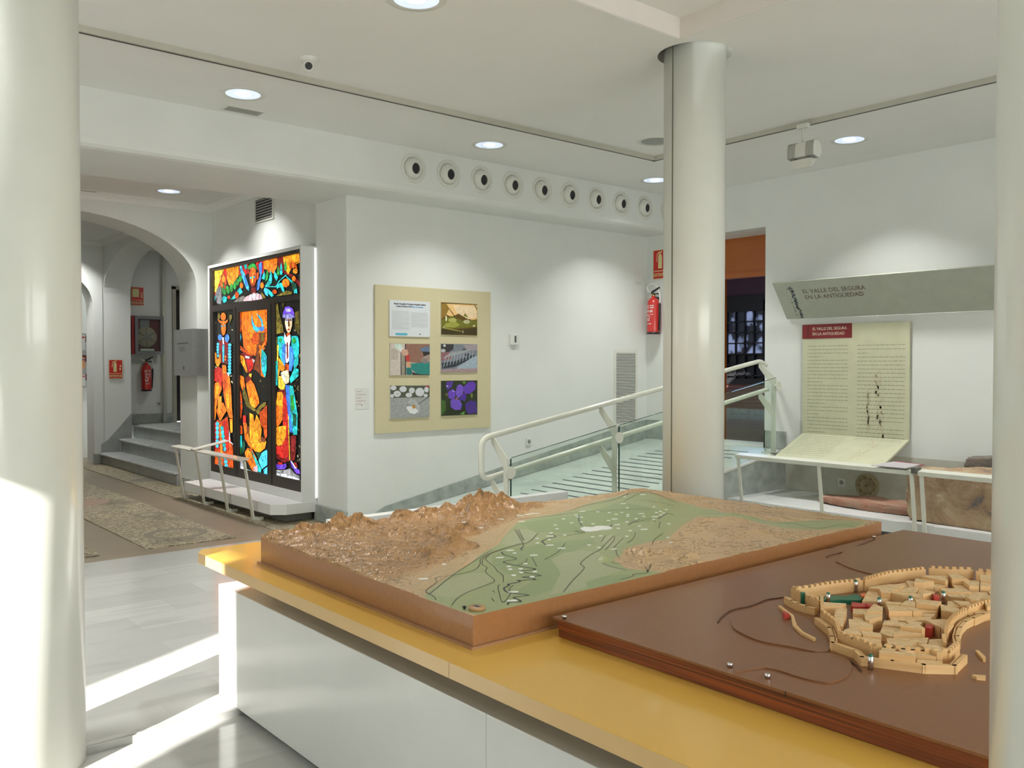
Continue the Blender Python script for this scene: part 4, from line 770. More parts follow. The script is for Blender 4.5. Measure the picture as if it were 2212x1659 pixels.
c = (3.38, 14.62, 0); t = thing('waste_bin', 'grey bin with a glittering metal rim beside the left pillar', 'bin', c)
part('body', MB().lathe([(.001, .0), (.17, .0), (.17, .05), (.12, .06), (.13, .3), (.16, .56), (.155, .56), (.12, .08), (.001, .08)], c, seg=30), STEEL, t)
part('rim', MB().lathe([(.155, .555), (.19, .56), (.19, .572), (.155, .575)], c, seg=30), CHROME, t)
# vent grille beside the arch
a = on(553, 468, X=4.25); b = on(591, 433, X=4.25)
t = thing('air_grille', 'small louvred air grille high on the wall above the stained glass', 'air grille', (4.25, (a.y+b.y)/2, b.z-.2), 'wall air grilles')
z0, z1 = 3.17, 3.41; h = holed(rect(b.y-.02, z0-.02, a.y+.02, z1+.02), [rect(b.y+.01, z0, a.y-.01, z1)], lambda y, z, k: (4.235+k, y, z), .015); part('frame', h, METW, t)
m = MB()
for k in range(8): zz = z0+.012+k*.03; m.prism([(4.236, b.y, zz), (4.25, b.y, zz+.012), (4.25, b.y, zz+.016), (4.236, b.y, zz+.004)], (0, a.y-b.y, 0))
part('louvres', m, METW, t); part('duct', MB().box((4.243, b.y, z0), (4.2499, a.y, z1)), mat('duct_dark', (.05, .05, .05), .7), t)
# ================================================================== PHOTO BOARD
YW_ = 7.44
t = thing('exhibition_board', 'large beige board on the white wall carrying six small prints', 'display board', (5.21, YW_, .885))
m = MB(); m.box((4.498, YW_-.022, .885), (5.926, YW_-.003, 2.332)); part('panel', m, mat('beige_board', (.60, .54, .34), .6, scale=200), t, bevel=.002)
YP = YW_-.034
def cP(x, y): return (820+x/5.529, 630+y/5.53)
prints = [
 ('white printed text sheet at the top left of the beige board', (118, 105, 602, 510), (.66, .69, .72), []),
 ('photo of dewy grass in golden light at the top right of the beige board', (735, 138, 1166, 518), (.12, .07, .01), [
  ((.80, .52, .22), [(735, 138), (1166, 160), (1166, 330), (1100, 340), (1030, 300), (950, 260), (860, 300), (735, 250)]), ((.85, .66, .42), [(880, 160), (1140, 180), (1160, 300), (1060, 330), (920, 250)]), ((.28, .17, .03), [(735, 140), (800, 145), (830, 200), (790, 290), (735, 330)]), ((.16, .16, .02), [(735, 340), (860, 290), (1000, 350), (1166, 340), (1166, 420), (900, 440), (735, 440)]),
  ((.34, .34, .06), [(790, 380), (900, 350), (960, 400), (900, 430), (760, 420)]), ((.42, .42, .12), ell(870, 340, 50, 26)), ((.50, .50, .28), ell(1040, 360, 40, 24)), ((.75, .75, .50), ell(795, 320, 10, 34)), ((.8, .78, .5), ell(1128, 410, 14, 10)), ((.05, .035, .01), [(735, 440), (1000, 450), (1166, 430), (1164, 518), (735, 508)]), ((.28, .25, .05), [(760, 420), (980, 470), (975, 480), (760, 440)]), ((.5, .48, .3), ell(765, 425, 8, 10)), ((.42, .4, .2), ell(995, 480, 8, 18)),
  ((.05, .03, .01), [(1130, 160), (1140, 160), (1166, 205), (1160, 215)]), ((.12, .08, .02), [(815, 190), (825, 190), (930, 330), (915, 330)]), ((.2, .2, .03), [(1000, 290), (1020, 255), (1040, 280), (1060, 310)])]),
 ('photo of a bearded person in blue cap and green jacket, left of the beige board', (127, 620, 600, 1000), (.48, .42, .37), [
  ((.27, .14, .10), [(300, 620), (598, 625), (598, 860), (300, 840)]), ((.60, .52, .46), [(128, 620), (305, 620), (305, 1000), (128, 1000)]), ((.48, .42, .36), [(135, 680), (220, 680), (220, 810), (135, 820)]), ((.10, .08, .08), [(250, 720), (262, 720), (268, 1000), (250, 1000)]), ((.30, .27, .20), [(268, 720), (302, 760), (305, 1000), (270, 1000)]), ((.04, .03, .03), [(302, 620), (315, 620), (315, 1000), (302, 1000)]),
  ((.55, .72, .62), [(180, 622), (250, 622), (285, 680), (260, 720), (190, 680)]), ((.75, .78, .76), [(230, 640), (285, 680), (250, 715), (215, 690)]), ((.60, .36, .26), [(265, 690), (330, 690), (345, 740), (330, 770), (290, 760), (255, 730)]), ((.50, .05, .05), [(310, 770), (350, 750), (365, 800), (350, 840), (315, 820)]), ((.62, .35, .2), [(320, 840), (375, 835), (385, 880), (360, 910), (325, 895)]),
  ((.02, .22, .20), [(370, 860), (480, 850), (598, 840), (598, 990), (460, 990), (380, 930)]), ((.015, .15, .14), [(318, 910), (370, 905), (390, 960), (380, 996), (320, 990)]), ((.03, .025, .025), [(510, 700), (598, 700), (598, 780), (530, 790)]), ((.13, .18, .28), [(478, 705), (500, 670), (560, 655), (598, 655), (598, 720), (510, 715)]), ((.35, .26, .22), [(520, 780), (560, 760), (598, 750), (598, 840), (540, 850), (495, 830)]), ((.22, .20, .19), [(500, 800), (560, 800), (590, 850), (530, 860)]), ((.03, .025, .02), [(390, 960), (470, 985), (598, 992), (598, 998), (390, 998)])]),
 ('photo of frosty tangled branches at the right of the board', (733, 625, 1167, 962), (.20, .22, .26), [
  ((.04, .035, .04), [(733, 625), (885, 628), (880, 690), (800, 740), (733, 760)]), ((.28, .12, .13), [(733, 730), (830, 720), (870, 800), (740, 830)]), ((.36, .30, .33), [(1000, 640), (1167, 630), (1167, 700), (1050, 700)]), ((.03, .04, .05), [(740, 850), (900, 830), (1130, 750), (1140, 780), (1000, 850), (900, 900), (750, 920)]), ((.34, .42, .50), [(930, 900), (1100, 790), (1167, 760), (1167, 925), (920, 925)]), ((.05, .05, .06), ell(1015, 700, 30, 20)), ((.04, .04, .05), ell(1045, 755, 30, 18)), ((.45, .46, .48), ell(760, 705, 28, 22)), ((.6, .6, .62), ell(775, 645, 16, 16)),
  ((.38, .26, .28), [(735, 930), (1167, 915), (1165, 962), (735, 958)])] + [((.38, .42, .46), [(760+i*38, 900-i*12), (768+i*38, 902-i*12), (800+i*36, 760-i*9), (792+i*36, 758-i*9)]) for i in range(10)] + [((.36, .38, .40), [(760+i*30, 790-i*8), (764+i*30, 800-i*8), (860+i*26, 730-i*5), (858+i*26, 722-i*5)]) for i in range(10)]),
 ('photo of a white daisy on grey stone at the bottom left of the board', (128, 1120, 598, 1508), (.33, .34, .33), [
  ((.08, .09, .06), [(128, 1120), (598, 1120), (598, 1260), (128, 1270)])] + [((.62, .64, .66), ell(x, y, rx, ry)) for x, y, rx, ry in ((165, 1150, 36, 28), (210, 1220, 44, 38), (280, 1165, 44, 36), (350, 1235, 40, 28), (385, 1180, 36, 34), (480, 1200, 54, 52), (560, 1170, 28, 34), (550, 1240, 26, 20), (150, 1245, 22, 22))] + [((.45, .04, .06), [(540, 1120), (590, 1120), (585, 1145), (560, 1140)]), ((.3, .3, .2), ell(215, 1220, 8, 8)),
  ((.02, .03, .02), [(462, 1340), (582, 1255), (586, 1262), (470, 1342)]), ((.42, .44, .45), [(335, 1320), (370, 1275), (430, 1300), (470, 1350), (480, 1440), (440, 1410), (390, 1360)]), ((.75, .77, .78), [(322, 1370), (390, 1370), (440, 1400), (470, 1450), (440, 1440), (420, 1465), (390, 1455), (360, 1450), (345, 1425), (325, 1400)]), ((.45, .22, .04), ell(408, 1372, 19, 27)), ((.05, .05, .05), [(318, 1352), (345, 1355), (340, 1365)])]),
 ('photo of purple flowers at the bottom right of the board', (733, 1062, 1168, 1476), (.018, .028, .01), [
  ((.05, .12, .02), [(740, 1290), (790, 1310), (790, 1420), (745, 1476), (735, 1476)]), ((.13, .25, .05), ell(1010, 1085, 18, 16)), ((.10, .04, .32), [(800, 1080), (880, 1070), (860, 1140), (810, 1180), (790, 1120)]), ((.14, .06, .46), [(815, 1200), (870, 1160), (905, 1190), (905, 1250), (880, 1300), (825, 1270)]), ((.18, .09, .55), [(905, 1200), (930, 1120), (970, 1105), (1010, 1150), (990, 1230), (930, 1280)]), ((.12, .045, .42), [(990, 1150), (1060, 1080), (1110, 1070), (1150, 1100), (1140, 1170), (1080, 1220), (1020, 1220)]), ((.07, .025, .28), [(960, 1250), (1010, 1210), (1040, 1240), (1020, 1310), (960, 1290)]), ((.16, .08, .50), [(845, 1300), (900, 1285), (960, 1290), (985, 1350), (970, 1410), (900, 1415), (850, 1380)]),
  ((.30, .12, .10), ell(920, 1278, 16, 12)), ((.06, .025, .22), [(1020, 1340), (1080, 1300), (1150, 1310), (1165, 1450), (1060, 1462), (1030, 1420)]), ((.5, .5, .7), ell(810, 1130, 12, 10)), ((.14, .18, .03), ell(1100, 1240, 14, 30)), ((.12, .3, .05), [(960, 1460), (1015, 1425), (1010, 1470)]), ((.45, .4, .7), ell(880, 1190, 12, 8)), ((.15, .14, .05), ell(800, 1230, 14, 20))])]
for lab, (x0, y0, x1, y1), base, polys in prints:
    a = on(*cP(x0, (y0+y1)/2), Y=YP); b = on(*cP(x1, (y0+y1)/2), Y=YP)
    zt = on(*cP((x0+x1)/2, y0), Y=YP).z; zb = on(*cP((x0+x1)/2, y1), Y=YP).z
    if lab.startswith('white'): zt = 2.19; zb = 1.835
    t2 = thing('print', lab, 'print', ((a.x+b.x)/2, YP+.006, zb), 'small prints on the beige board')
    part('mount', MB().box((a.x, YP+.0005, zb), (b.x, YW_-.0222, zt)), PLASTW, t2)
    bq = [(((pj((X_, YP, Z_))[0])-820)*5.529, (pj((X_, YP, Z_))[1]-630)*5.53) for X_, Z_ in ((a.x, zb), (b.x, zb), (b.x, zt), (a.x, zt))]
    # clip picture pieces to the print
    def clip(P):
        R = [(min(max(x, x0+2), x1-2), min(max(y, y0+3), y1-3)) for x, y in P]; return R
    if polys: art('picture', [(c, clip(P)) for c, P in polys], (base, bq), PRINT, t2, ('Y', YP), cP, (0, -1, 0), step=.00004)
    else:
        m = MB(); m.face([(a.x, YP-.0001, zb), (b.x, YP-.0001, zb), (b.x, YP-.0001, zt), (a.x, YP-.0001, zt)], 0, base); W = b.x-a.x; Hh = zt-zb
        for cx0, cx1, r0, r1 in ((.06, .48, .30, .82), (.52, .94, .33, .74)):
            k = 0; yy = r0
            while yy < r1:
                xa = a.x+W*cx0; xe = a.x+W*(cx1 if k % 7 != 6 else cx0+(cx1-cx0)*.6); z_ = zt-Hh*yy
                while xa < xe: l = random.uniform(.006, .02); m.face([(xa, YP-.0003, z_), (min(xa+l, xe), YP-.0003, z_), (min(xa+l, xe), YP-.0003, z_+.0028), (xa, YP-.0003, z_+.0028)], 0, (.42, .43, .45)); xa += l+.002
                yy += .021; k += 1
        m.face([(a.x+W*.14, YP-.0003, zb+Hh*.03), (a.x+W*.43, YP-.0003, zb+Hh*.03), (a.x+W*.43, YP-.0003, zb+Hh*.095), (a.x+W*.14, YP-.0003, zb+Hh*.095)], 0, (.10, .42, .56))
        m.face([(a.x+W*.73, YP-.0003, zb+Hh*.06), (a.x+W*.76, YP-.0003, zb+Hh*.06), (a.x+W*.76, YP-.0003, zb+Hh*.09), (a.x+W*.73, YP-.0003, zb+Hh*.09)], 0, (.03, .02, .05))
        m.build('page', PAPER, t2)
        NAVY = mat('ink_navy', (.02, .02, .06), .5); SKY = mat('ink_skyblue', (.10, .35, .60), .5)
        text('Muestra Fotográfica II Gymkana Fotográfica Solidaria', .0225, (a.x+W*.5, YP-.0004, zt-Hh*.115), (1, 0, 0), (0, 0, 1), NAVY, t2, align='CENTER', sx=.78, bold=.0006)
        text('Ciudad de Murcia 2019:', .0225, (a.x+W*.16, YP-.0004, zt-Hh*.185), (1, 0, 0), (0, 0, 1), NAVY, t2, sx=.85, bold=.0006)
        text('Cultura sin etiquetas', .0225, (a.x+W*.52, YP-.0004, zt-Hh*.185), (1, 0, 0), (0, 0, 1), SKY, t2, sx=.78, bold=.0006)
# faint paper caption left of the board
a = on(768, 884, Y=YW_-.002); b = on(797, 838, Y=YW_-.002); t = thing('paper_caption', 'small faint white paper on the wall left of the beige board', 'paper', (a.x, YW_, a.z))
part('sheet', MB().box((a.x, YW_-.004, a.z), (b.x, YW_, b.z)), mat('paper_sheet', (.70, .71, .68), .6), t)
m = MB()
for i in range(5): m.box((a.x+.01, YW_-.0048, b.z-.03-i*.03), (a.x+.06+.05*(i % 2), YW_-.004, b.z-.036-i*.03))
m.box((a.x+.06, YW_-.0048, a.z+.03), (a.x+.075, YW_-.004, a.z+.045)); part('print_lines', m, mat('faint_pink_ink', (.50, .36, .36), .6), t)
# thermostat, sensor, tall louvre
t = thing('thermostat', 'small white thermostat on the wall right of the beige board', 'thermostat', (6.262, YW_, 1.775))
part('case', MB().box((6.205, YW_-.03, 1.772), (6.32, YW_, 1.893)), PLASTW, t, bevel=.006)
part('display', MB().box((6.255, YW_-.032, 1.80), (6.28, YW_-.03, 1.872)), mat('lcd_dark', (.08, .10, .10), .3), t)
a = on(1374, 600, Y=YW_); solo('wall_sensor', MB().box((a.x-.0, YW_-.03, 2.57), (a.x+.07, YW_, 2.67)), PLASTW, 'small white box sensor on the wall near the extinguisher sign', 'sensor', bevel=.006)
t = thing('air_grille', 'tall narrow louvred grille on the photo wall behind the handrail', 'air grille', (8.07, YW_, .84), 'wall air grilles')
h = holed(rect(7.85, .80, 8.27, 1.74), [rect(7.885, .84, 8.235, 1.70)], lambda x, z, k: (x, YW_-.014+k, z), .014); part('frame', h, METW, t)
part('duct', MB().box((7.885, YW_-.003, .84), (8.235, YW_-.001, 1.70)), mat('duct_dark', (.05, .05, .05), .7), t)
m = MB()
for k in range(46): z = .845+k*.0187; m.prism([(7.885, YW_-.013, z), (7.885, YW_-.004, z+.008), (7.885, YW_-.004, z+.012), (7.885, YW_-.013, z+.008)], (.35, 0, 0))
part('louvres', m, METW, t)

# ================================================================== RAMP RAILING
RY = 5.47
t = thing('ramp_railing', 'cream tubular handrail with green glass panels along the marble ramp', 'railing', (6.2, RY, .3))
def rx(x): return .966+(x-4.418)*(1.606-.966)/(8.317-4.418)
def rl(x): return .620+(x-4.49)*(1.281-.620)/(8.38-4.49)
yT = 5.65
def fil(P, r=.09, n=6):
    out = [Vector(P[0])]
    for i in range(1, len(P)-1):
        p = Vector(P[i]); a = (Vector(P[i-1])-p).normalized()*r+p; b = (Vector(P[i+1])-p).normalized()*r+p
        for k in range(n+1): s = k/n; out.append(a*(1-s)**2+p*2*s*(1-s)+b*s*s)
    out.append(Vector(P[-1])); return out
loop = [(8.36, yT-.01, rx(8.3)-.06), (8.3, yT, rx(8.3)), (4.415, yT, rx(4.415)-.01), (4.415, yT, rl(4.415)+.01), (8.3, yT, rl(8.3)), (8.37, yT-.01, rl(8.3)+.015)]
part('handrail_tube', MB().tube(fil(loop), .0235, 16), CREAM, t)
for px_ in (4.53, 5.79, 7.05, 8.26):
    zt = rx(px_)-.19; zf = rz(px_)
    m = MB(); m.prism([(px_-.006, 5.445, zf), (px_-.006, 5.50, zf), (px_-.006, 5.50, zt-.03), (px_-.006, 5.445, zt)], (.012, 0, 0))
    m.box((px_-.006, 5.44, zf), (px_+.006, 5.62, zf+.012)); pst = part('post', m, CREAM, t)
    for fz in (rx, rl):
        zt_ = fz(px_)-.018; zb_ = zt_-.17
        m = MB(); m.prism([(px_-.004, yT+.012, zt_+.004), (px_-.004, yT-.02, zt_+.0), (px_-.004, 5.445, zb_), (px_-.004, 5.50, zb_-.075), (px_-.004, yT+.012, zt_-.05)], (.008, 0, 0)); part('bracket', m, CREAM, pst)
    m = MB(); m.cyl((px_+.002, 5.422, rl(px_)+.065), .05, .010, (0, -1, 0), 28); m.cyl((px_+.002, 5.43, rl(px_)+.065), .015, .03, (0, 1, 0), 10); part('clamp_disc', m, CREAM, pst)
ps = [4.53, 5.79, 7.05, 8.26]
for a, b in zip(ps[:-1], ps[1:]):
    g = 0.020
    m = MB(); m.prism([(a+g, 5.428, rz(a)+.04), (b-g, 5.428, rz(b)+.04), (b-g, 5.428, .806+(b-4.53)*(1.412-.806)/3.73), (a+g, 5.428, .806+(a-4.53)*(1.412-.806)/3.73)], (0, .01, 0)); gp_ = part('glass_panel', m, GLASSG, t)
    m = MB(); m.tube([(a+g, 5.433, .808+(a-4.53)*.1639), (b-g, 5.433, .808+(b-4.53)*.1639)], .003, 6); m.box((a+g-.007, 5.426, rz(a)+.05), (a+g-.001, 5.440, .80+(a-4.53)*.1639)); part('glass_edge', m, mat('glass_edge_dark_green', (.03, .07, .06), .2), gp_)

# ================================================================== RIGHT DISPLAY (EL VALLE DEL SEGURA)
t = thing('header_sign', 'long grey sign board leaning out over the text panel reading EL VALLE DEL SEGURA', 'sign', (8.3, 3.6, 2.05))
A = Vector((8.42, 5.42, 2.045)); B = Vector((8.14, 5.42, 2.415)); L_ = 6.2
m = MB(); m.prism([A, B, B+Vector((.02, 0, .012)), A+Vector((.02, 0, .012))], (0, -L_, 0)); sb = m
m = MB()
for yy in (4.9, 3.2, 1.5): m.prism([(8.17, yy, 2.40), (8.45, yy, 2.40), (8.45, yy, 2.1), (8.43, yy, 2.07)], (0, .012, 0))
part('bracket', m, METW, t)
yd = (B-A).normalized(); nn = Vector((0, -1, 0)).cross(yd)
INKR = mat('sign_lettering_mauve', (.15, .10, .095), .5)
def onsign(px_, py_):
    d = fw + rt*((px_-1106)/F) + upv*((829.5-py_)/F); o = Vector((0, 0, H)); k = (A-o).dot(nn)/d.dot(nn); return o+d*k+nn*.0015
p = onsign(1735, 634); text('EL VALLE DEL SEGURA', .070, p, (0, -1, 0), yd, INKR, t, sx=.98)
p = onsign(1740.5, 646.5); text('EN LA ANTIGÜEDAD', .070, p, (0, -1, 0), yd, INKR, t, sx=.98)
m = sb; rr = random.Random(5)
for i in range(90):
    s = i/90; c = onsign(1709+s*27, 622+s*66); a = rr.uniform(.006, .03); b = rr.uniform(.004, .012); cc = c+Vector((0, rr.uniform(-.0, .035), 0))
    m.face([cc, cc+Vector((0, -a, 0)), cc+Vector((0, -a*.7, 0))+yd*b, cc+Vector((0, 0, 0))+yd*b*1.2], 1)
for i in range(26):
    s = rr.random(); c = onsign(1698+s*26, 622+s*66) if s > .3 else onsign(1697+rr.random()*12, 620+rr.random()*12); a = rr.uniform(.004, .014)
    m.face([c, c+Vector((0, -a, 0)), c+Vector((0, -a, 0))+yd*a*.6, c+yd*a], 1)
part('board', m, [mat('sign_grey_green', (.42, .44, .37), .5), mat('emblem_dark_blue', (.02, .035, .05), .5)], t)

t = thing('text_panel', 'tall cream text panel with red title block and folded out lower shelf', 'information panel', (8.4, 4.65, .8))
CRM = mat('cream_panel', (.56, .565, .40), .5)
m = MB(); m.prism([(8.43, 5.225, .81), (8.43, 4.07, .81), (8.43, 4.07, 1.975), (8.43, 5.225, 1.975)], (-.02, 0, 0)); up_ = m
m = MB(); m.prism([(8.41, 5.22, .81), (8.41, 4.07, .81), (7.86, 4.07, .58), (7.86, 5.22, .58)], (0, 0, .02)); sh_ = m
m = MB(); m.box((8.404, 5.225, 1.83), (8.4105, 4.665, 1.978)); tb_ = part('title_block', m, mat('title_red', (.19, .012, .016), .5), t)
TW = mat('title_cream', (.65, .58, .45), .5)
text('EL VALLE DEL SEGURA', .042, (8.4035, 5.105, 1.917), (0, -1, 0), (0, 0, 1), TW, tb_, sx=.92, bold=.0004); text('EN LA ANTIGUEDAD', .042, (8.4035, 5.105, 1.864), (0, -1, 0), (0, 0, 1), TW, tb_, sx=.92, bold=.0004)
part('title_rule', MB().box((8.4025, 5.16, 1.83), (8.404, 5.152, 1.978)), mat('title_dark', (.08, .01, .012), .5), tb_)
m = MB(); rr = random.Random(9)
def para(m, f, c0, c1, r0, r1, n, u, hgt=.0085):
    for i in range(n):
        z = r0+(r1-r0)*i/n; e = c1 if rr.random() > .12 else c0+(c1-c0)*rr.uniform(.2, .5); a = c0
        while a < e:
            l = rr.uniform(.012, .05); b_ = min(a+l, e); m.face([f(a, z), f(b_, z), f(b_, z+hgt*u), f(a, z+hgt*u)], 1); a = b_+.007
fu = lambda a, z: (8.4090, 5.225-a, z)
m = up_; para(m, fu, .06, .52, 1.755, .82, 25, -1); para(m, fu, .62, 1.11, 1.755, .80, 24, -1)
sv = Vector((-.55, 0, -.23)).normalized(); fs = lambda a, s: Vector((8.41, 5.22-a, .831))+sv*s+Vector((0, 0, .0008))
m = sh_; para(m, fs, .05, .52, .04, .5, 12, 1); para(m, fs, .62, 1.1, .03, .09, 2, 1)
TL = mat('text_grey_olive', (.33, .33, .23), .6); FD = mat('faded_terracotta_ink', (.53, .49, .34), .6); rr = random.Random(4); m = up_
for (ya, za, yb2, zb2, wd, n) in ((.83, 1.5, .86, .82, .035, 60), (.72, 1.3, .74, .9, .012, 22)):
    for i in range(n):
        s = i/n; c = Vector((8.4094, 5.225-(ya+(yb2-ya)*s)+rr.uniform(-wd, wd), za+(zb2-za)*s)); a = rr.uniform(.01, .03)
        m.face([c, c+Vector((0, -a, .0)), c+Vector((0, -a*.8, -a*1.6)), c+Vector((0, a*.1, -a*1.4))], 2)
m = sh_
for i in range(70):
    s = rr.random(); c = fs(.86-.0*s+rr.uniform(-.06, .06)-.05*s, .05+s*.42)+Vector((0, 0, .0006)); a = rr.uniform(.008, .022); m.face([c, c+Vector((0, -a, 0)), c+sv*a+Vector((0, -a, 0)), c+sv*a], 2)
part('upright_panel', up_, [CRM, TL, FD], t); part('sloping_shelf', sh_, [CRM, TL, FD], t)

t = thing('stone_platform', 'low white platform carrying ancient stones by the right wall', 'platform', (7.9, 2.2, 0), None)
m = MB(); m.box((7.41, -1.5, .105), (8.449, YR-.002, .21)); part('top_slab', m, WHT, t, bevel=.003)
m = MB(); m.box((7.62, -1.4, .0), (8.40, YR-.05, .105)); part('recessed_foot', m, mat('foot_grey', (.22, .22, .2), .5), t)
solo('skirting_block', MB().box((8.436, -1.5, .211), (8.449, YR-.002, .60)), mat('aged_plaster', (.56, .57, .49), .7, scale=5, col2=(.47, .45, .38)), 'band of aged stained plaster on the wall behind the stones', 'plaster band') if False else struct('baseboard_right', MB().box((8.44, -1.5, .211), (8.45, YR-.002, .66)), mat('aged_plaster', (.56, .57, .49), .7, scale=5, col2=(.47, .45, .38)))
def rail2(label, y0, y1, legs):
    t = thing('guard_rail', label, 'barrier', (7.35, (y0+y1)/2, 0), 'low guard rails on slanting legs')
    for y in legs:
        m = MB(); m.prism([(7.38, y-.016, .03), (7.38, y+.016, .03), (7.29, y+.016, .66), (7.29, y-.016, .66)], (.012, 0, 0)); m.prism([(7.38, y-.016, .03), (7.62, y-.016, .03), (7.62, y-.016, .07), (7.376, y-.016, .07)], (0, .032, 0)); m.prism([(7.6, y-.016, 0), (7.62, y-.016, 0), (7.62, y-.016, .07), (7.6, y-.016, .07)], (0, .032, 0)); part('leg', m, CREAM, t)
    m = MB(); m.prism([(7.262, y0, .655), (7.262, y1, .655), (7.345, y1, .672), (7.345, y0, .672)], (0, 0, .016)); m.box((7.27, y0, .635), (7.285, y1, .66)); part('top_bar', m, CREAM, t)
    return t
rail2('white guard rail on slanting legs before the text panel and flat stone', 5.25, 3.49, (5.235, 4.36, 3.507))
rail2('white guard rail on slanting legs before the big brown rock at right', 3.44, .9, (3.425, 2.2, .95))
solo('rail_hinge', MB().box((7.24, 3.445, .655), (7.34, 3.485, .70)), mat('dark_clip', (.10, .10, .09), .5), 'small dark clip between the two right guard rails', 'clip')
a = on(1886, 1010, X=7.27); b = on(1944, 1002, X=7.27)
t = thing('caption_card', 'small lilac caption card with a maroon top edge on the right guard rail', 'card', (7.3, (a.y+b.y)/2, .69))
m = MB(); m.prism([(7.24, a.y, .689), (7.24, b.y-.06, .689), (7.42, b.y-.10, .712), (7.42, a.y-.10, .716)], (0, 0, .004)); part('card', m, mat('lilac_card', (.52, .49, .52), .4), t)
m = MB(); m.prism([(7.42, a.y-.10, .712), (7.42, b.y-.10, .70), (7.46, b.y-.12, .708), (7.46, a.y-.12, .72)], (0, 0, .005)); part('top_edge', m, mat('maroon_edge', (.26, .07, .08), .5), t)

def rock(name, c, size, label, m_, seed, sub=5, amp=.12, cat='stone', shape=None, flat=.5):
    bm = bmesh.new(); bmesh.ops.create_cube(bm, size=1); bmesh.ops.subdivide_edges(bm, edges=bm.edges[:], cuts=26, use_grid_fill=True)
    for v in bm.verts:
        p = v.co.copy(); r_ = Vector((p.x/.5, p.y/.5, p.z/.5)); rnd = r_.normalized()*max(abs(r_.x), abs(r_.y), abs(r_.z))
        q = r_.lerp(rnd, .16)*.5
        if shape: q = shape(q)
        q = Vector((q.x*size[0], q.y*size[1], q.z*size[2]))
        n = noise.fractal(q*5+Vector((seed, 0, 0)), 1.0, 2.0, 5)+.8*abs(noise.noise(q*2.2+Vector((0, seed, 0))))
        q += q.normalized()*n*amp*min(size)
        q += rnd.normalized()*noise.noise(q*28+Vector((seed, 3, 0)))*.010
        v.co = q
    zmin = min(v.co.z for v in bm.verts)
    for v in bm.verts: v.co.z = max(v.co.z, zmin+.09*size[2])
    zmin = min(v.co.z for v in bm.verts); mb = MB(); bm.verts.index_update()
    mb.mesh([Vector(c)+v.co-Vector((0, 0, zmin)) for v in bm.verts], [[v.index for v in f.verts] for f in bm.faces], 0, True); bm.free()
    return solo(name, mb, m_, label, cat)
def rockmat(name, cs, sc_=2.5):
    m = bpy.data.materials.new(name); m.use_nodes = True; nt = m.node_tree; N = nt.nodes; L = nt.links; b = N['Principled BSDF']; b.inputs['Roughness'].default_value = .85
    tc = N.new('ShaderNodeTexCoord'); n1 = N.new('ShaderNodeTexNoise'); n1.inputs['Scale'].default_value = sc_; n1.inputs['Detail'].default_value = 9; n1.inputs['Roughness'].default_value = .65; n1.inputs['Distortion'].default_value = .6
    L.new(tc.outputs['Object'], n1.inputs['Vector']); cr = N.new('ShaderNodeValToRGB'); e = cr.color_ramp.elements
    e[0].position = .32; e[0].color = (*cs[0], 1); e[1].position = .72; e[1].color = (*cs[-1], 1)
    for i, c in enumerate(cs[1:-1]): x = e.new(.42+.09*i); x.color = (*c, 1)
    L.new(n1.outputs[0], cr.inputs[0]); L.new(cr.outputs[0], b.inputs['Base Color'])
    bp = N.new('ShaderNodeBump'); bp.inputs['Strength'].default_value = .6; bp.inputs['Distance'].default_value = .02; n2 = N.new('ShaderNodeTexNoise'); n2.inputs['Scale'].default_value = 30; n2.inputs['Detail'].default_value = 8
    L.new(tc.outputs['Object'], n2.inputs['Vector']); L.new(n2.outputs[0], bp.inputs['Height']); L.new(bp.outputs[0], b.inputs['Normal']); return m
RK = rockmat('brown_rock', [(.13, .12, .12), (.30, .20, .12), (.38, .26, .16), (.50, .41, .27)], 4)
RK2 = rockmat('dark_rock', [(.07, .065, .065), (.12, .11, .10), (.17, .15, .13), (.22, .17, .13)])
RK3 = rockmat('red_sandstone', [(.22, .09, .06), (.30, .14, .09), (.34, .19, .13), (.30, .26, .20)])
rock('boulder', (7.72, 2.93, .212), (.40, 1.52, .50), 'large brown block of rock on the right platform behind the guard rail', RK, 3, amp=.075, cat='rock', shape=lambda q: Vector((q.x, q.y, q.z*(1.0-.12*max(0, q.y*2)))))
rock('boulder', (8.2, 2.66, .212), (.26, 1.6, .60), 'dark rounded rock behind the large brown block at right', RK2, 8, amp=.10, cat='rock', shape=lambda q: Vector((q.x, q.y, q.z*(1-.35*abs(q.y*1.6)**2))))
rock('flat_stone', (7.92, 4.19, .212), (.42, 1.02, .075), 'flat reddish stone slab lying on the right platform', RK3, 5, amp=.25, cat='stone slab', shape=lambda q: Vector((q.x*(1-.7*max(0, q.y*2)**2), q.y, q.z*(1-.3*max(0, q.y*2)))))
t = thing('carved_disc', 'round carved sandstone disc fixed low on the right wall', 'stone disc', (8.43, 4.505, .21))
SD = rockmat('sandstone_disc', [(.26, .21, .12), (.36, .29, .17), (.42, .36, .22), (.44, .38, .24)], 8)
cd = Vector((8.438, 4.50, .34)); m = MB(); m.lathe([(.122, -.004), (.12, .02), (.105, .03), (.09, .022), (.085, .016), (.001, .016)], cd, (-1, 0, 0), 36); part('rim', m, SD, t)
m = MB(); m.lathe([(.072, .014), (.066, .03), (.04, .036), (.03, .03), (.001, .032)], cd, (-1, 0, 0), 30); part('boss', m, SD, t)
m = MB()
for k in range(9): a = 2*math.pi*k/9; m.prism([cd+Vector((-.016, math.cos(a+s)*r_, math.sin(a+s)*r_)) for r_, s in ((.078, -.12), (.1, -.05), (.1, .05), (.078, .12))], (-.008, 0, 0))
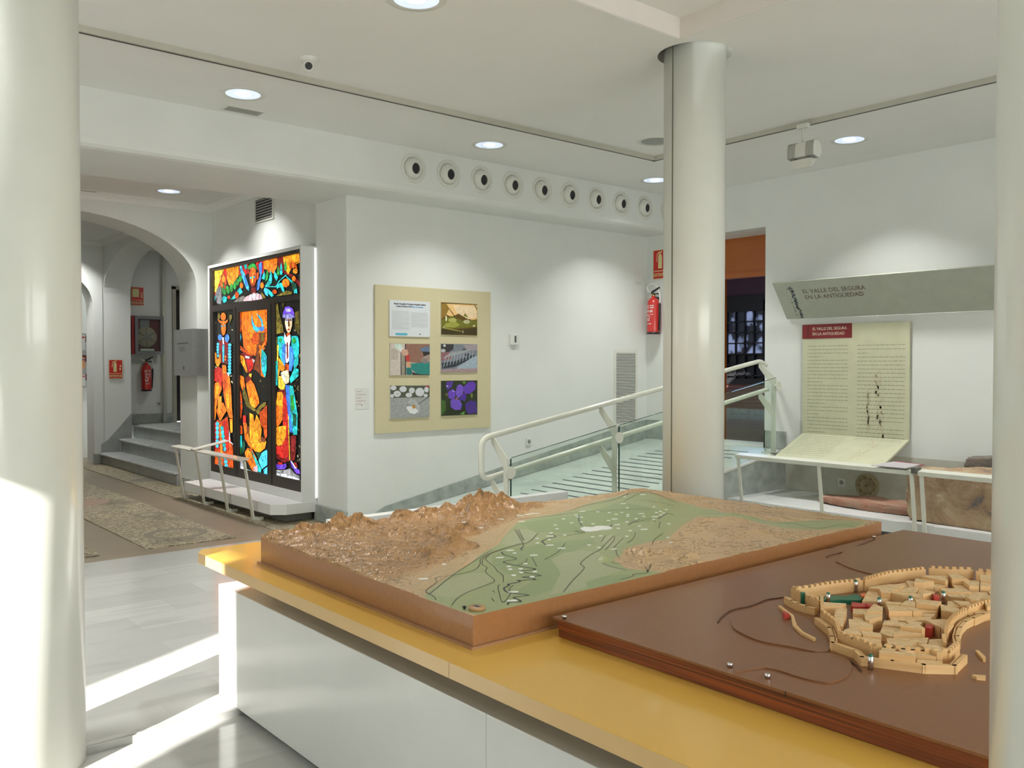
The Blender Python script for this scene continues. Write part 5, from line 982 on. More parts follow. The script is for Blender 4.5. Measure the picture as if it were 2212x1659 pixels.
m.prism([cd+Vector((-.032, -.015, .008)), cd+Vector((-.032, .0, .016)), cd+Vector((-.032, .015, .008)), cd+Vector((-.032, 0, -.014))], (-.008, 0, 0)); part('carving', m, mat('carving_shadow_brown', (.22, .17, .10), .8), t)

# low white partition behind the table
t = thing('low_partition', 'long low white partition between the relief map and the ramp', 'partition', (3.67, 4.97, 0))
part('panel', MB().box((2.66, 4.9, .12), (4.67, 4.985, .585)), WHT, t, bevel=.002)
part('foot', MB().box((2.75, 4.92, 0), (4.58, 5.02, .12)), METW, t)
# ================================================================== DISPLAY TABLE
SZ = .67
t = thing('display_table', 'long table with mustard yellow top on a white cabinet base', 'table', (3.0, 1.5, -.03))
m = MB(); m.prism([(1.533, 4.12, .622), (1.575, 4.187, .622), (4.36, 4.187, .622), (4.36, -1.4, .622), (1.533, -1.4, .622)], (0, 0, SZ-.622-.001), 1)
m.prism([(1.5335, 4.12, SZ-.001), (1.5755, 4.1865, SZ-.001), (4.3595, 4.1865, SZ-.001), (4.3595, -1.4, SZ-.001), (1.5335, -1.4, SZ-.001)], (0, 0, .001), 0)
part('table_top', m, [YEL, YELE], t)
part('edge_joint', MB().box((1.5325, 2.117, .6225), (1.5340, 2.1185, .669)), mat('joint_brown', (.30, .20, .10), .5), t)
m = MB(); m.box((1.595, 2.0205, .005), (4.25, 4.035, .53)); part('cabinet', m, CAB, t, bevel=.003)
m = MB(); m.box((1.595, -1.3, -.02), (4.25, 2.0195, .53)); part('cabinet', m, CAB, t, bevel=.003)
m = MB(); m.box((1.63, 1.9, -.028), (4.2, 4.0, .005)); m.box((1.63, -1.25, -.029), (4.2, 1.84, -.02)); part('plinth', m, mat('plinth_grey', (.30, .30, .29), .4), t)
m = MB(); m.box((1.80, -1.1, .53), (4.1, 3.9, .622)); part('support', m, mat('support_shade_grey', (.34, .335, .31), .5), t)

# ================================================================== RELIEF MAP
RX0, RX1, RY0, RY1 = 1.662, 4.205, 2.168, 3.715; RZ = .775
t = thing('relief_map', 'large wooden relief map of a green river valley between brown mountains', 'relief model', ((RX0+RX1)/2, (RY0+RY1)/2, SZ))
m = MB(); m.box((RX0, RY0, SZ+.008), (RX1, RY1, RZ-.002)); part('box_side', m, MDF, t, bevel=.0015)
m = MB(); m.box((RX0-.012, RY0-.008, SZ), (RX1+.004, RY1+.015, SZ+.008)); part('base_lip', m, mat('lip_brown', (.40, .22, .11), .4), t)
cR = lambda x, y: (900+x/3.95, 1060+y/3.95)
cS = lambda x, y: (1200+x/2.911, 1040+y/2.911)
def toR(px_, py_, z=RZ+.002): p = on(px_, py_, Z=z); return (p.x, p.y)
def inside(P, x, y):
    c = False; j = len(P)-1
    for i in range(len(P)):
        if (P[i][1] > y) != (P[j][1] > y) and x < (P[j][0]-P[i][0])*(y-P[i][1])/(P[j][1]-P[i][1])+P[i][0]: c = not c
        j = i
    return c
def sdist(P, x, y):
    d = 1e9; j = len(P)-1
    for i in range(len(P)):
        ax, ay = P[j]; bx, by = P[i]; dx, dy = bx-ax, by-ay; L2 = dx*dx+dy*dy or 1e-9
        s = max(0, min(1, ((x-ax)*dx+(y-ay)*dy)/L2)); d = min(d, math.hypot(x-ax-s*dx, y-ay-s*dy)); j = i
    return d if inside(P, x, y) else -d
GREEN = [toR(*cR(*p)) for p in ((60, 900), (90, 850), (300, 715), (420, 640), (520, 560), (640, 480), (720, 430), (760, 370), (830, 275), (1000, 225), (1200, 190), (1330, 155), (1500, 95), (1700, 45), (1850, 8), (1990, 6), (2150, 60), (2400, 130), (2560, 160), (2700, 205), (2900, 235), (3050, 270), (2700, 240), (2400, 235), (2250, 300), (2150, 400), (1950, 440), (1800, 480), (1680, 590), (1790, 650), (2100, 690), (1900, 760), (1500, 860), (900, 1010), (520, 1060), (300, 990))]
TONG = [toR(*cS(*p)) for p in ((870, 190), (1050, 215), (1250, 238), (1400, 250), (1700, 238), (1960, 245), (1880, 285), (1650, 300), (1450, 290), (1300, 262), (1100, 225))]
PALE = [[toR(*cR(*p)) for p in ((1140, 880), (1230, 700), (1190, 620), (1150, 580), (1250, 525), (1400, 505), (1550, 515), (1610, 570), (1590, 610), (1760, 665), (1600, 720), (1450, 770), (1450, 815), (1300, 850))],
        [toR(*cR(*p)) for p in ((760, 380), (850, 320), (980, 330), (1030, 360), (960, 430), (820, 465), (720, 450))], [toR(*cR(*p)) for p in ((110, 880), (170, 800), (420, 700), (590, 690), (660, 750), (480, 850), (340, 905), (250, 900))], [toR(*cR(*p)) for p in ((1570, 400), (1660, 370), (1760, 390), (1770, 430), (1700, 470), (1600, 470))]]
GDARK = [[toR(*cR(*p)) for p in ((640, 560), (760, 500), (1200, 430), (1500, 400), (1530, 440), (1200, 560), (1160, 600), (1240, 700), (1160, 830), (1000, 900), (800, 870), (1000, 760), (760, 700), (650, 620))], [toR(*cR(*p)) for p in ((1440, 780), (1500, 745), (1650, 715), (1840, 705), (1700, 790), (1460, 820))], [toR(*cR(*p)) for p in ((880, 270), (1400, 190), (1750, 90), (2100, 160), (2000, 260), (1700, 260), (1400, 350), (1000, 350))]]
MNT = [toR(*p) for p in ((540, 1170), (592, 1128), (700, 1108), (900, 1098), (1010, 1082), (1130, 1082), (1190, 1085), (1120, 1120), (1060, 1150), (1010, 1165), (1015, 1200), (960, 1222), (880, 1250), (840, 1262), (700, 1230))]
LIGHT = [toR(*p) for p in ((1020, 1140), (1120, 1105), (1200, 1090), (1300, 1075), (1230, 1110), (1110, 1130), (1060, 1180), (1010, 1210), (960, 1260), (920, 1290), (880, 1270), (960, 1220))]
# peaks: pixel on the ground, height, radius
PK_ = [(592, 1158, .020, .10), (625, 1148, .030, .10), (668, 1140, .036, .10), (700, 1137, .046, .10), (742, 1133, .044, .09), (790, 1138, .014, .09), (850, 1124, .030, .12), (900, 1118, .034, .11), (940, 1113, .045, .11), (985, 1106, .060, .10), (1012, 1104, .072, .10), (1046, 1103, .052, .09), (1082, 1101, .050, .08), (1112, 1102, .030, .09), (1150, 1098, .012, .12), (985, 1185, .034, .10), (955, 1165, .030, .09), (930, 1200, .022, .09), (1000, 1155, .028, .09), (870, 1160, .022, .10), (1030, 1130, .030, .09), (760, 1165, .016, .09), (650, 1168, .012, .09), (700, 1180, .006, .16), (820, 1190, .006, .2)]
PK_ = [(toR(x, y, RZ)[0], min(toR(x, y, RZ)[1], 3.665+.03*math.sin(x)), h, r) for x, y, h, r in PK_]
HILLS = [(1304, 1208, .011, .035), (1365, 1192, .010, .05), (1395, 1197, .012, .05), (1440, 1195, .008, .05), (1462, 1207, .008, .035), (1486, 1207, .009, .04), (1500, 1205, .007, .03), (1388, 1216, .006, .03), (1590, 1118, .010, .15), (1520, 1125, .008, .12), (1640, 1150, .006, .12), (1660, 1085, .006, .1)]
HILLS = [(*toR(x, y, RZ), h, r) for x, y, h, r in HILLS]
NX, NY = 460, 270
vs = []; cs = []
C_B1, C_B2, C_T = (.29, .140, .052), (.45, .265, .105), (.54, .36, .19)
for j in range(NY+1):
    for i in range(NX+1):
        x = RX0+(RX1-RX0)*i/NX; y = RY0+(RY1-RY0)*j/NY; v3 = Vector((x, y, 0))
        g = max(sdist(GREEN, x, y), sdist(TONG, x, y)); g2 = g + .012*noise.noise(v3*9)
        wm = 0; hm = 0
        for a, b, h, r in PK_:
            e = math.exp(-((x-a)**2+(y-b)**2)/(r*r)*1.6); hm = max(hm, h*e)+.18*min(hm, h*e); wm = max(wm, e*min(1, h/.03))
        rd = 1-abs(noise.fractal(v3*9, 1, 2, 5)); rd2 = 1-abs(noise.noise(v3*26))
        mk = max(0, min(1, (sdist(MNT, x, y)+.01)/.07)); hm *= 1.45; hh = hm*(.50+.62*rd*rd)+wm*.006*(rd2-.6)+mk*(.003+.007*max(0, rd*rd-.25)+.003*rd2)
        hl = 0
        for a, b, h, r in HILLS:
            e = math.exp(-((x-a)**2+(y-b)**2)/(r*r)*1.8); hl += 1.7*h*e*(.7+.6*(1-abs(noise.noise(v3*40))))
        dry = max(0, min(1, -g/.06))
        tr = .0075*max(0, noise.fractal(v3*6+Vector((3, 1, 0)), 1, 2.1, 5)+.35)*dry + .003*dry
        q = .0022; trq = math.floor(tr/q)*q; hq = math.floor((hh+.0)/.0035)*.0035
        z = .0006+trq+hl*(1 if g < .04 else .4)+(hh*.45+hq*.55)
        if g > 0: z = .0006+hl*.8+hm*.2*max(0, 1-g/.03)
        ed = min(x-RX0, y-RY0, RX1-x)
        if ed < .004: z = min(z, .004+hm)
        vs.append((x, y, RZ-.002+z))
        n = noise.noise(v3*60); s = noise.noise(Vector((x*30, y*95, 1)))
        if g2 > 0:
            c = (.32, .365, .17)
            if any(inside(P, x, y) for P in GDARK): c = (.26, .325, .14)
            if any(inside(P, x, y) for P in PALE): c = (.375, .40, .225)
            if g < .05 and x > 3.1: c = tuple(.6*a+.4*b for a, b in zip(c, (.36, .33, .17)))
            c = tuple(k*(1+.05*n) for k in c)
        else:
            k = min(1, max(hm/.012, mk)); f = .5+.5*s
            base = tuple(a*(1-f)+b*f for a, b in zip(C_B1, C_B2)); c = tuple(a*(1-k)+b*k for a, b in zip(C_T, base))
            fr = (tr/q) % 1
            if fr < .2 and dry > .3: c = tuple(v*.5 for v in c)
            if inside(LIGHT, x, y) and hm < .01 and mk < .3: c = (.48, .34, .185)
            c = tuple(v*(1+.10*n) for v in c)
        cs.append(c)
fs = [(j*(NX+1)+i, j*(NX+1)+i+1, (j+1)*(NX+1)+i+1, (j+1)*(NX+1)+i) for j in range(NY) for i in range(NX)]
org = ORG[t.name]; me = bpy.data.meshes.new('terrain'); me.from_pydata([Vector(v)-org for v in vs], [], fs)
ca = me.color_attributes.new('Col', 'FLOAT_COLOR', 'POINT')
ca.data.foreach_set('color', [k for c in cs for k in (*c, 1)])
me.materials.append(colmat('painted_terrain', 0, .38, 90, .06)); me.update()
o = bpy.data.objects.new('terrain', me); COL.objects.link(o); o.parent = t; ORG[o.name] = org
# edge skirt closing the terrain down to the box
m = MB()
def edge(idx):
    for a, b in zip(idx[:-1], idx[1:]):
        p, q = Vector(vs[a]), Vector(vs[b]); m.face([(p.x, p.y, RZ-.003), (q.x, q.y, RZ-.003), q, p])
edge([i for i in range(NX+1)]); edge([j*(NX+1)+NX for j in range(NY+1)]); edge([NY*(NX+1)+i for i in range(NX, -1, -1)]); edge([j*(NX+1) for j in range(NY, -1, -1)])
part('cut_edge', m, MDF, t)
def ribbon(m, P, wd, z, mi=0):
    P = [Vector((*toR(*p), 0)) for p in P]; Q = []
    for i in range(len(P)-1):
        p0, p1, p2, p3 = P[max(i-1, 0)], P[i], P[i+1], P[min(i+2, len(P)-1)]
        for k in range(6):
            s = k/6; Q.append(.5*((2*p1)+(p2-p0)*s+(2*p0-5*p1+4*p2-p3)*s*s+(3*p1-p0-3*p2+p3)*s**3))
    Q.append(P[-1])
    Q = [v for v in Q if RX0+.003 < v.x < RX1-.003 and RY0+.002 < v.y < RY1-.003]
    for a, b in zip(Q[:-1], Q[1:]):
        d = b-a
        if d.length < 1e-5 or d.length > .2: continue
        n = Vector((-d.y, d.x, 0)).normalized()*wd/2; e = d.normalized()*wd*.12
        za = hz(a)+z; zb = hz(b)+z
        m.face([(a-n-e)+Vector((0, 0, za)), (b-n+e)+Vector((0, 0, zb)), (b+n+e)+Vector((0, 0, zb)), (a+n-e)+Vector((0, 0, za))], mi)
def hz(v):
    i = int(round((v.x-RX0)/(RX1-RX0)*NX)); j = int(round((v.y-RY0)/(RY1-RY0)*NY)); i = max(0, min(NX, i)); j = max(0, min(NY, j)); return vs[j*(NX+1)+i][2]
m = MB(); R_ = lambda P: [cR(*p) for p in P]
MAIN = [(780, 965), (790, 945), (875, 940), (885, 930), (830, 905), (850, 898), (930, 888), (945, 880), (780, 860), (745, 828), (760, 815), (790, 800), (780, 790), (860, 775), (885, 765), (860, 758), (1000, 752), (995, 742), (905, 730), (1040, 720), (1050, 714), (905, 685), (915, 675), (1000, 668), (1010, 660), (960, 650), (830, 628), (745, 606), (760, 595), (845, 578), (820, 560), (745, 540), (725, 515)]
ribbon(m, R_(MAIN), .0062, .0007); RVD = mat('river_dark', (.045, .05, .065), .35); part('main_river', m, RVD, t)
for P in ([(905, 503), (890, 490), (910, 470)], [(1110, 462), (1075, 432), (1080, 418), (1130, 400), (1190, 385), (1140, 370)], [(1655, 305), (1672, 282), (1760, 283)], [(1808, 288), (1835, 268), (1900, 240)], [(1385, 205), (1385, 250), (1408, 292)], [(1350, 338), (1435, 352)], [(1795, 30), (1805, 15)], [(2060, 235), (2140, 190), (2190, 202)]): m = MB(); ribbon(m, R_(P), .0065, .0006); part('river_reach', m, RVD, t)
CHB = mat('channel_brown', (.075, .07, .045), .45)
for P in ([(910, 470), (905, 440), (870, 380), (835, 322)], [(852, 325), (907, 415)], [(870, 325), (918, 418)], [(300, 970), (350, 908), (430, 860), (520, 825), (600, 795), (665, 760), (590, 690), (600, 650), (560, 620), (565, 580), (600, 550), (660, 520), (820, 470), (960, 430), (1030, 360)], [(160, 925), (160, 910), (125, 880), (80, 845), (170, 775), (165, 740), (330, 710), (490, 670), (540, 620), (545, 580), (600, 540), (700, 500), (900, 440)], [(1252, 858), (1330, 760), (1430, 655), (1400, 610), (1500, 530), (1560, 500), (1620, 440), (1680, 380)], [(740, 775), (735, 715), (690, 680), (660, 640), (590, 580), (620, 545)], [(825, 800), (790, 835), (800, 870), (735, 945), (700, 850), (695, 810), (710, 795)], [(100, 880), (300, 720), (480, 600), (640, 500)], [(1320, 160), (1450, 118), (1690, 70), (1800, 20), (1960, 6), (2200, 70)], [(1890, 70), (2100, 100), (2200, 130)], [(1585, 610), (1660, 640), (1790, 668)], [(1700, 500), (1710, 540), (1735, 570)], [(1670, 600), (1700, 615), (1780, 612)], [(1740, 750), (1840, 725), (1850, 705), (1950, 700)], [(1955, 650), (1980, 690)], [(985, 560), (1025, 640)], [(1090, 580), (1200, 520), (1270, 440)], [(640, 910), (660, 935)], [(650, 845), (665, 862)], [(940, 570), (930, 600), (860, 630)], [(870, 240), (1100, 215), (1400, 180), (1700, 160), (2000, 150)], [(1440, 350), (1280, 375), (1130, 370)], [(1850, 270), (1990, 235), (2040, 262)], [(1610, 380), (1575, 430)], [(1690, 380), (1680, 420), (1610, 500)], [(1760, 400), (1680, 480)], [(2010, 450), (2030, 410), (2100, 360)], [(1870, 350), (1850, 400), (1800, 440)]): m = MB(); ribbon(m, R_(P), .0036, .0007); part('thin_channel', m, CHB, t)
for P in ([(900, 200), (1000, 202), (1060, 205), (1130, 215), (1280, 240)], [(1380, 255), (1500, 262), (1650, 290), (1800, 268), (1900, 290)], [(430, 120), (560, 60), (640, 80), (760, 130)], [(1300, 190), (1500, 215), (1700, 235), (1900, 240)], [(1330, 180), (1500, 200), (1690, 218), (1950, 232)], [(1100, 190), (1300, 200), (1480, 240), (1700, 250)], [(580, 560), (600, 530), (570, 570)], [(660, 250), (650, 285), (670, 290)]): m = MB(); ribbon(m, [cS(*p) for p in P], .0036, .0007); part('thin_channel', m, CHB, t)
m = MB(); ribbon(m, R_([(2068, 22), (2060, 90), (2120, 165), (2180, 195)]), .003, .0008); part('yellow_route', m, mat('route_yellow', (.55, .47, .15), .5), t)
# white town patch, town markers
m = MB(); P = [Vector((*toR(*cR(x, y)), 0)) for x, y in ((1395, 320), (1430, 308), (1500, 312), (1530, 302), (1590, 300), (1640, 305), (1672, 318), (1640, 328), (1580, 330), (1540, 338), (1480, 345), (1440, 346), (1410, 336))]
m.prism([p+Vector((0, 0, RZ-.001)) for p in P], (0, 0, .004)); TWN = mat('town_white', (.80, .80, .76), .5); part('city_patch', m, TWN, t)
DOT = [(1414, 174, 2), (1546, 176, 1), (1642, 183, 1), (1750, 182, 1), (1702, 197, 1), (1802, 199, 1), (1802, 214, 1), (1916, 192, 2), (1937, 214, 1), (2046, 182, 1), (2080, 172, 1), (2105, 187, 1), (2084, 203, 1), (2131, 157, 1), (2030, 218, 2), (2021, 243, 1), (2024, 135, 1), (1797, 141, 1), (1762, 107, 2), (1929, 29, 2), (1775, 47, 1), (1253, 236, 1), (1322, 271, 1), (1182, 289, 1), (1197, 322, 1), (1264, 375, 1), (1028, 404, 1), (1031, 442, 1), (1135, 460, 2), (1130, 412, 1), (1138, 382, 2), (1145, 356, 1), (1236, 486, 2), (998, 545, 2), (928, 617, 1), (797, 504, 2), (835, 527, 1), (709, 565, 2), (786, 641, 1), (797, 665, 1), (887, 661, 1), (891, 691, 1), (828, 716, 1), (985, 729, 1), (1008, 684, 1), (825, 857, 2), (815, 931, 2), (1504, 279, 1), (1404, 263, 1), (1375, 220, 1), (1405, 222, 1), (1359, 205, 1), (1636, 251, 1), (1688, 237, 2), (1708, 286, 2), (1720, 316, 1), (1793, 261, 1), (1873, 235, 1), (1900, 297, 1), (1940, 325, 2), (1823, 336, 1), (1793, 384, 1), (1570, 382, 1), (1501, 389, 1), (1470, 460, 1), (1556, 481, 1), (868, 221, 2), (899, 214, 1), (950, 202, 2), (1008, 198, 3), (716, 254, 2), (893, 259, 2), (534, 346, 2), (403, 376, 1), (232, 629, 1), (55, 760, 2), (2151, 278, 1), (2145, 395, 1), (2166, 446, 1), (1682, 494, 2)]
for x, y, s in DOT:
    p = Vector((*toR(*cR(x, y)), 0)); z = hz(p); m = MB(); r = .010
    m.prism([(p.x+(r+(s-1)*.007)*math.cos(a)*1.0, p.y-(s-1)*.007*math.cos(a)+r*.8*math.sin(a), z-.001) for a in [2*math.pi*k/10 for k in range(10)]], (0, 0, .0032)); part('town_marker', m, TWN, t)
p = on(1663, 1143.5, Z=RZ+.004); part('town_marker', MB().prism([(p.x-.02, p.y+.012, RZ), (p.x+.0, p.y+.022, RZ), (p.x+.02, p.y-.012, RZ), (p.x, p.y-.02, RZ)], (0, 0, .006)), TWN, t)
p = on(1030, 1313, Z=RZ+.004); c = Vector((p.x, p.y, RZ-.001)); m = MB(); m.lathe([(.0001, .0), (.027, .0), (.027, .009), (.026, .010), (.0001, .010)], c, seg=36); wd_ = part('wooden_disc', m, mat('disc_tan', (.46, .27, .12), .4), t)
m = MB(); m.box((c.x-.006, c.y-.012, c.z+.0101), (c.x+.006, c.y+.012, c.z+.011)); part('disc_mark', m, mat('river_dark', (.05, .05, .06), .4), wd_)
p = on(1003, 1312, Z=RZ+.004); m = MB(); m.box((p.x-.003, p.y-.003, RZ-.001), (p.x+.003, p.y+.003, RZ+.009)); m.box((p.x-.005, p.y-.005, RZ+.004), (p.x+.005, p.y+.005, RZ+.007)); part('north_marker', m, BLK, t)

# ================================================================== CITY MODEL
BZ = .735
t = thing('city_model', 'dark brown board with a pale wooden model of a walled city', 'architectural model', (3.1, 1.0, SZ))
m = MB()
m.box((1.95, -.9, SZ+.001), (4.26, 2.089, .727)); part('layered_base', m, PLY, t)
m = MB(); m.box((1.936, -.91, .727), (4.30, 2.104, BZ)); part('board_top', m, BTOP, t, bevel=.001)
part('edge_joint', MB().box((1.9342, 1.243, .722), (1.9366, 1.2445, BZ+.0005)), BLK, t)
c8 = lambda x, y: (1540+x/3.615, 1200+y/3.615)
def G(x, y, z=BZ): p = on(*c8(x, y), Z=z); return Vector((p.x, p.y, z))
# raised contour plates: each a thin plate whose rim is the dark winding line
PLT = mat('plate_brown', (.225, .096, .040), .34, var=.05, scale=60, coat=.08, spec=.35)
def plate(P, h, z0, name='terrain_plate'):
    P = [G(x, y, z0) for x, y in P]; Q = []
    n = len(P)
    for i in range(n):
        p0, p1, p2, p3 = P[i-1], P[i], P[(i+1) % n], P[(i+2) % n]
        for k in range(6):
            s = k/6; Q.append(.5*((2*p1)+(p2-p0)*s+(2*p0-5*p1+4*p2-p3)*s*s+(3*p1-p0-3*p2+p3)*s**3))
    for q in Q: q.y = min(q.y, 2.1); q.x = min(q.x, 4.29); q.x = max(q.x, 1.94)
    m = MB(); m.prism(Q, (0, 0, h)); part(name, m, PLT, t)
plate([(150, 470), (150, 560), (240, 625), (380, 680), (600, 720), (850, 765), (900, 700), (700, 480), (400, 420), (210, 455)], .005, BZ)
plate([(165, 915), (250, 905), (380, 885), (440, 890), (510, 905), (700, 965), (870, 1000), (960, 990), (1050, 950), (1085, 880), (1050, 820), (900, 770), (600, 780), (300, 850)], .004, BZ)
plate([(2300, -10), (2000, -60), (1500, -110), (1100, -60), (965, 35), (1000, 70), (1090, 110), (1280, 160), (1500, 200), (2300, 300)], .004, BZ)
plate([(560, -150), (800, -70), (940, -60), (905, -20), (890, 15), (1000, -20), (1150, -75), (1200, -110), (900, -170)], .002, BZ)
def shade_ribbon(P, name='plate_edge_shade'):  # dark raised ribbon standing in for the shaded step along a plate
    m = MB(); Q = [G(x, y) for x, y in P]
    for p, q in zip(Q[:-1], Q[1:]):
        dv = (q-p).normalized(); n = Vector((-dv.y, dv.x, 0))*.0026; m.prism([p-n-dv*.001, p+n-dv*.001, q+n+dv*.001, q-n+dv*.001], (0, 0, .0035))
    part(name, m, mat('plate_edge_shade_brown', (.105, .042, .02), .5), t)
def smooth_(P, n=5):
    Q = []
    for i in range(len(P)-1):
        p0, p1, p2, p3 = [Vector(P[max(0, min(len(P)-1, k))]) for k in (i-1, i, i+1, i+2)]
        for k in range(n): s = k/n; Q.append(.5*((2*p1)+(p2-p0)*s+(2*p0-5*p1+4*p2-p3)*s*s+(3*p1-p0-3*p2+p3)*s**3))
    return Q+[Vector(P[-1])]
shade_ribbon(smooth_([(40, 528), (60, 495), (130, 440), (200, 418), (270, 405), (350, 378), (410, 352), (480, 340), (556, 330)]))
shade_ribbon(smooth_([(870, 765), (930, 780), (1000, 800), (1060, 822), (1100, 850), (1135, 880), (1160, 912)]))
shade_ribbon(smooth_([(886, 18), (905, 6), (940, -5), (1010, -22), (1090, -55), (1190, -95), (1262, -122)]))
random.seed(11)
def wallseg(P, h, th, name, cren=0, double=False):
    """P: photo pixels of the outer foot line"""
    Q = [G(x, y) for x, y in P]; m = MB()
    for a, b in zip(Q[:-1], Q[1:]):
        d = (b-a).normalized(); n = Vector((-d.y, d.x, 0))*th; e = d*th*.35
        if n.dot(CC-a) < 0: n = -n
        m.prism([a-e, b+e, b+e+n, a-e+n], (0, 0, h))
        if double:
            k = n*1.35; m.prism([a-e+n, b+e+n, b+e+k, a-e+k], (0, 0, h*.72)); k2 = n*1.75; m.prism([a-e+k, b+e+k, b+e+k2, a-e+k2], (0, 0, h*.93))
        if cren:
            L = (b-a).length; c = max(1, int(L/cren))
            for i in range(c):
                s = a+d*(L*(i+.2)/c)+Vector((0, 0, h)); q = d*(L*.55/c); m.prism([s, s+q, s+q+n, s+n], (0, 0, .0085))
    part(name, m, WOOD, t)
CC = G(1450, 520)
for P in ([(557, 378), (600, 405), (650, 430), (720, 452), (785, 466)], [(795, 545), (893, 622)], [(893, 618), (915, 690), (918, 742), (1095, 803), (1150, 860)], [(1150, 860), (1400, 892), (1650, 925)], [(1650, 925), (1900, 930), (1985, 845)], [(1935, 735), (1925, 690)], [(1925, 690), (1945, 620)], [(1945, 620), (1985, 575), (2045, 545)], [(2050, 548), (2120, 515), (2300, 470)]): wallseg(P, .0235, .011, 'outer_wall', double=True)
for P in ([(612, 330), (680, 370), (740, 405), (822, 432)], [(838, 405), (840, 525)], [(842, 525), (900, 570), (945, 610)], [(948, 610), (975, 690)], [(978, 700), (1080, 740), (1195, 780)], [(1195, 780), (1228, 800)], [(1262, 805), (1640, 845)], [(1640, 845), (1850, 855)], [(1850, 855), (1925, 790)], [(1825, 770), (1815, 720)], [(1835, 690), (1850, 620)], [(1855, 615), (1905, 555), (1985, 510)], [(1995, 500), (2120, 455), (2300, 400)]): wallseg(P, .034, .010, 'inner_wall', cren=.021)
CC = G(1300, 900)
for P in ([(640, 345), (740, 330), (900, 300), (1090, 280)], [(1090, 278), (1150, 272)], [(1170, 270), (1260, 240), (1355, 215)], [(1355, 213), (1640, 180)], [(1690, 172), (1850, 180), (2020, 185)], [(2060, 195), (2120, 200), (2300, 215)]): wallseg(P, .038, .010, 'back_wall', cren=.021)
def split(P, amin):
    def ar(P): return abs(sum(P[i].x*P[(i+1) % len(P)].y-P[(i+1) % len(P)].x*P[i].y for i in range(len(P))))/2
    if ar(P) < amin*random.uniform(.7, 1.8) or len(P) < 3: return [P]
    c = sum(P, Vector((0, 0, 0)))/len(P); best = max(((P[i]-P[i-1]).length, i) for i in range(len(P))); d = (P[best[1]]-P[best[1]-1]).normalized()
    d.rotate(__import__('mathutils').Euler((0, 0, random.uniform(-.35, .35)))); c = c+Vector((random.uniform(-.01, .01), random.uniform(-.01, .01), 0))
    out = []
    for s in (1, -1):
        Q = []
        for i in range(len(P)):
            a, b = P[i-1], P[i]; da, db = (a-c).dot(d)*s, (b-c).dot(d)*s
            if (da > 0) != (db > 0): Q.append(a+(b-a)*(da/(da-db)))
            if db > 0: Q.append(b.copy())
        if len(Q) >= 3: out += split(Q, amin)
    return out
TZ = BZ+.028
DIST = [[(850, 372), (930, 350), (1040, 350), (1045, 395), (1010, 425), (860, 430)], [(875, 448), (960, 445), (950, 500), (900, 500)], [(960, 445), (1050, 443), (1030, 520), (1010, 590), (960, 560), (945, 500)], [(1090, 402), (1260, 405), (1330, 430), (1325, 490), (1220, 520), (1090, 500)], [(1055, 508), (1160, 520), (1255, 560), (1250, 580), (1060, 575)], [(1020, 610), (1090, 590), (1290, 600), (1320, 660), (1318, 700), (1220, 712), (1170, 670), (1020, 640)],
 [(1340, 350), (1560, 365), (1790, 385), (1750, 430), (1600, 430), (1350, 400)], [(1350, 408), (1600, 438), (1740, 445), (1700, 490), (1540, 500), (1380, 490)], [(1335, 505), (1540, 505), (1640, 520), (1600, 560), (1660, 600), (1600, 620), (1400, 620), (1300, 590)], [(1350, 630), (1600, 630), (1830, 620), (1815, 718), (1640, 715), (1450, 700), (1360, 670)], [(1650, 480), (1780, 470), (1900, 478), (1880, 540), (1840, 590), (1740, 560), (1660, 520)],
 [(1160, 345), (1210, 260), (1380, 235), (1500, 240), (1440, 290), (1330, 350)], [(1400, 220), (1660, 165), (1820, 170), (1840, 210), (1640, 240), (1420, 235)], [(1480, 250), (1640, 245), (1740, 260), (1700, 330), (1780, 360), (1480, 340), (1380, 315)], [(1830, 165), (2120, 175), (2300, 200), (2300, 260), (1900, 245)], [(1760, 255), (1900, 255), (2300, 270), (2300, 340), (2060, 330), (1850, 310)], [(1830, 330), (2060, 345), (2300, 350), (2300, 390), (2110, 420), (2000, 440), (1830, 400)], [(1770, 390), (1900, 420), (1960, 450), (1880, 460), (1780, 440)],
 [(1310, 750), (1345, 700), (1390, 700), (1430, 755), (1400, 775)], [(1450, 725), (1640, 722), (1750, 730), (1800, 760), (1795, 795), (1600, 780), (1450, 762)], [(1290, 770), (1640, 800), (1800, 812), (1800, 825), (1640, 825), (1290, 790)]]
blocks = []
for D in DIST:
    P = [G(x, y, TZ) for x, y in D]; P = [Vector((p.x, p.y, BZ)) for p in P]
    blocks += split(P, .0037)
blocks = blocks[:100]
for P in blocks:
    if len(P) < 3: continue
    c = sum(P, Vector((0, 0, 0)))/len(P)
    Q = [Vector((c.x+(p.x-c.x)*.95, c.y+(p.y-c.y)*.95, BZ)) for p in P]
    h = random.choice((.018, .023, .028, .034, .040)); m = MB(); m.prism(Q, (0, 0, h), 0, 1); part('house_block', m, [ROOF, WOOD], t)
GRN = mat('model_green', (.012, .14, .075), .4); RDM = mat('model_red', (.48, .05, .035), .4); ORM = mat('model_orange', (.70, .17, .04), .4)
def chip(P, h, mt, name, z=BZ):
    Q = [G(x, y, z+h) for x, y in P]; m = MB(); m.prism([Vector((q.x, q.y, z)) for q in Q], (0, 0, h)); part(name, m, mt, t)
chip([(730, 340), (820, 322), (900, 320), (945, 308), (1040, 315), (1110, 298), (1185, 322), (1150, 350), (1000, 345), (900, 352)], .016, GRN, 'green_garden')
chip([(684, 285), (722, 283), (725, 295), (690, 297)], .042, GRN, 'green_tower')
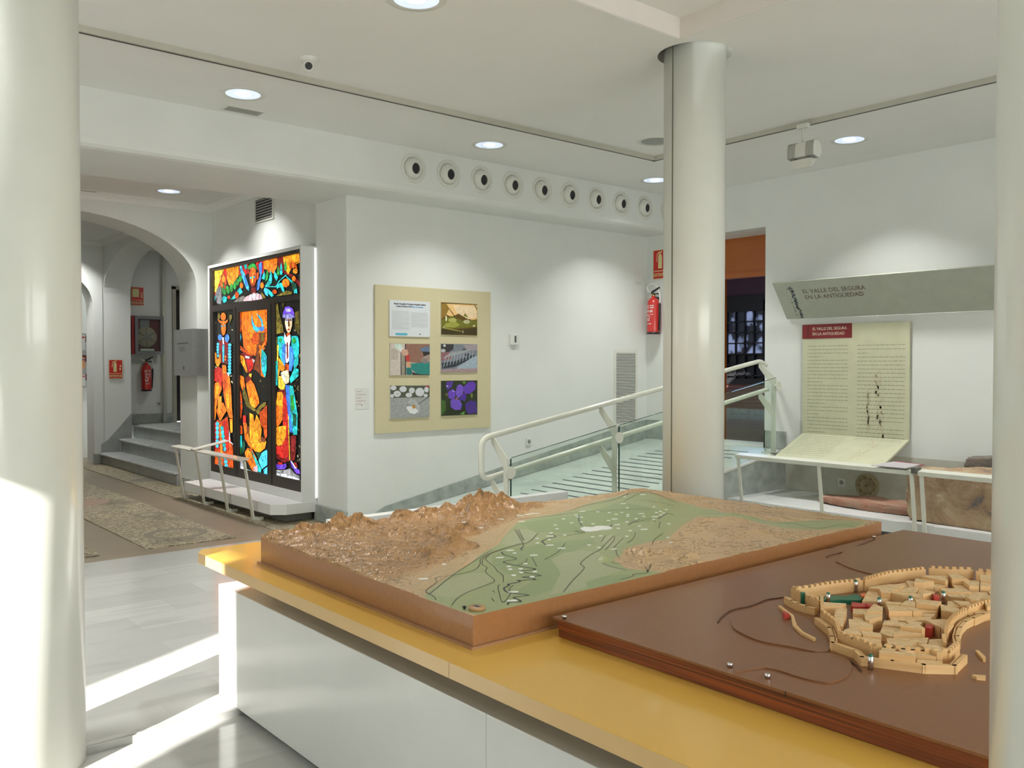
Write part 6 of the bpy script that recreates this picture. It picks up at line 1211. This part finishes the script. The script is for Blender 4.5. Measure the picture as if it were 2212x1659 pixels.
chip([(1085, 362), (1190, 375), (1285, 385), (1280, 400), (1100, 400), (1078, 390)], .020, RDM, 'red_building'); chip([(1190, 372), (1290, 382), (1285, 400), (1215, 398)], .026, RDM, 'red_building')
chip([(1150, 300), (1180, 290), (1215, 300), (1200, 318), (1160, 315)], .022, ORM, 'orange_building'); chip([(1620, 365), (1680, 362), (1720, 375), (1650, 378)], .030, RDM, 'red_building')
chip([(1665, 540), (1700, 532), (1725, 550), (1700, 570), (1655, 560)], .030, RDM, 'red_building'); chip([(1710, 300), (1745, 298), (1770, 315), (1730, 318)], .036, RDM, 'red_building'); chip([(540, 435), (580, 440), (597, 455), (560, 458)], .018, RDM, 'red_building', BZ+.004)
for P, h in (([(508, 390), (525, 388), (560, 415), (630, 465), (655, 540), (700, 590), (805, 645), (785, 650), (690, 600), (625, 545), (610, 470), (540, 415)], .008), ([(2050, 740), (2075, 738), (2130, 790), (2130, 810), (2110, 808)], .008), ([(2022, 932), (2030, 928), (2130, 935), (2130, 955), (2060, 948)], .008)):
    chip(P, h, WOOD, 'outlying_wall', BZ+.005 if P[0][0] < 1000 else BZ)
for i, (x, y, cap) in enumerate(((133, 872, 0), (427, 958, 0), (1231, 890, 1), (1115, 285, 1), (900, 365, 1), (1298, 405, 1), (1800, 355, 1), (1543, 395, 1), (1392, 150, 0))):
    g_ = G(x, y); hh = .012 if not cap else .036
    z0 = BZ if i < 3 or i == 8 else BZ+.002
    if i in (4, 5, 6, 7): g_ = G(x, y, BZ+.01)
    g_.z = z0; m = MB(); m.lathe([(.0001, 0), (.0075, 0), (.0075, hh-.001), (.0065, hh), (.0001, hh)], g_, seg=20); mp_ = part('metal_pin', m, CHROME, t)
    if cap: part('pin_cap', MB().lathe([(.0065, hh), (.0062, hh+.004), (.003, hh+.006), (.0001, hh+.006)], g_, seg=16), GRN, mp_)
for x, y in ((1219, 1337), (1888, 1163)):
    g_ = on(x, y, Z=BZ); g_.y = min(g_.y, 2.09); m = MB(); m.lathe([(.0001, 0), (.006, 0), (.006, .006), (.0085, .007), (.0085, .012), (.0001, .0125)], g_, seg=20); part('metal_pin', m, CHROME, t)
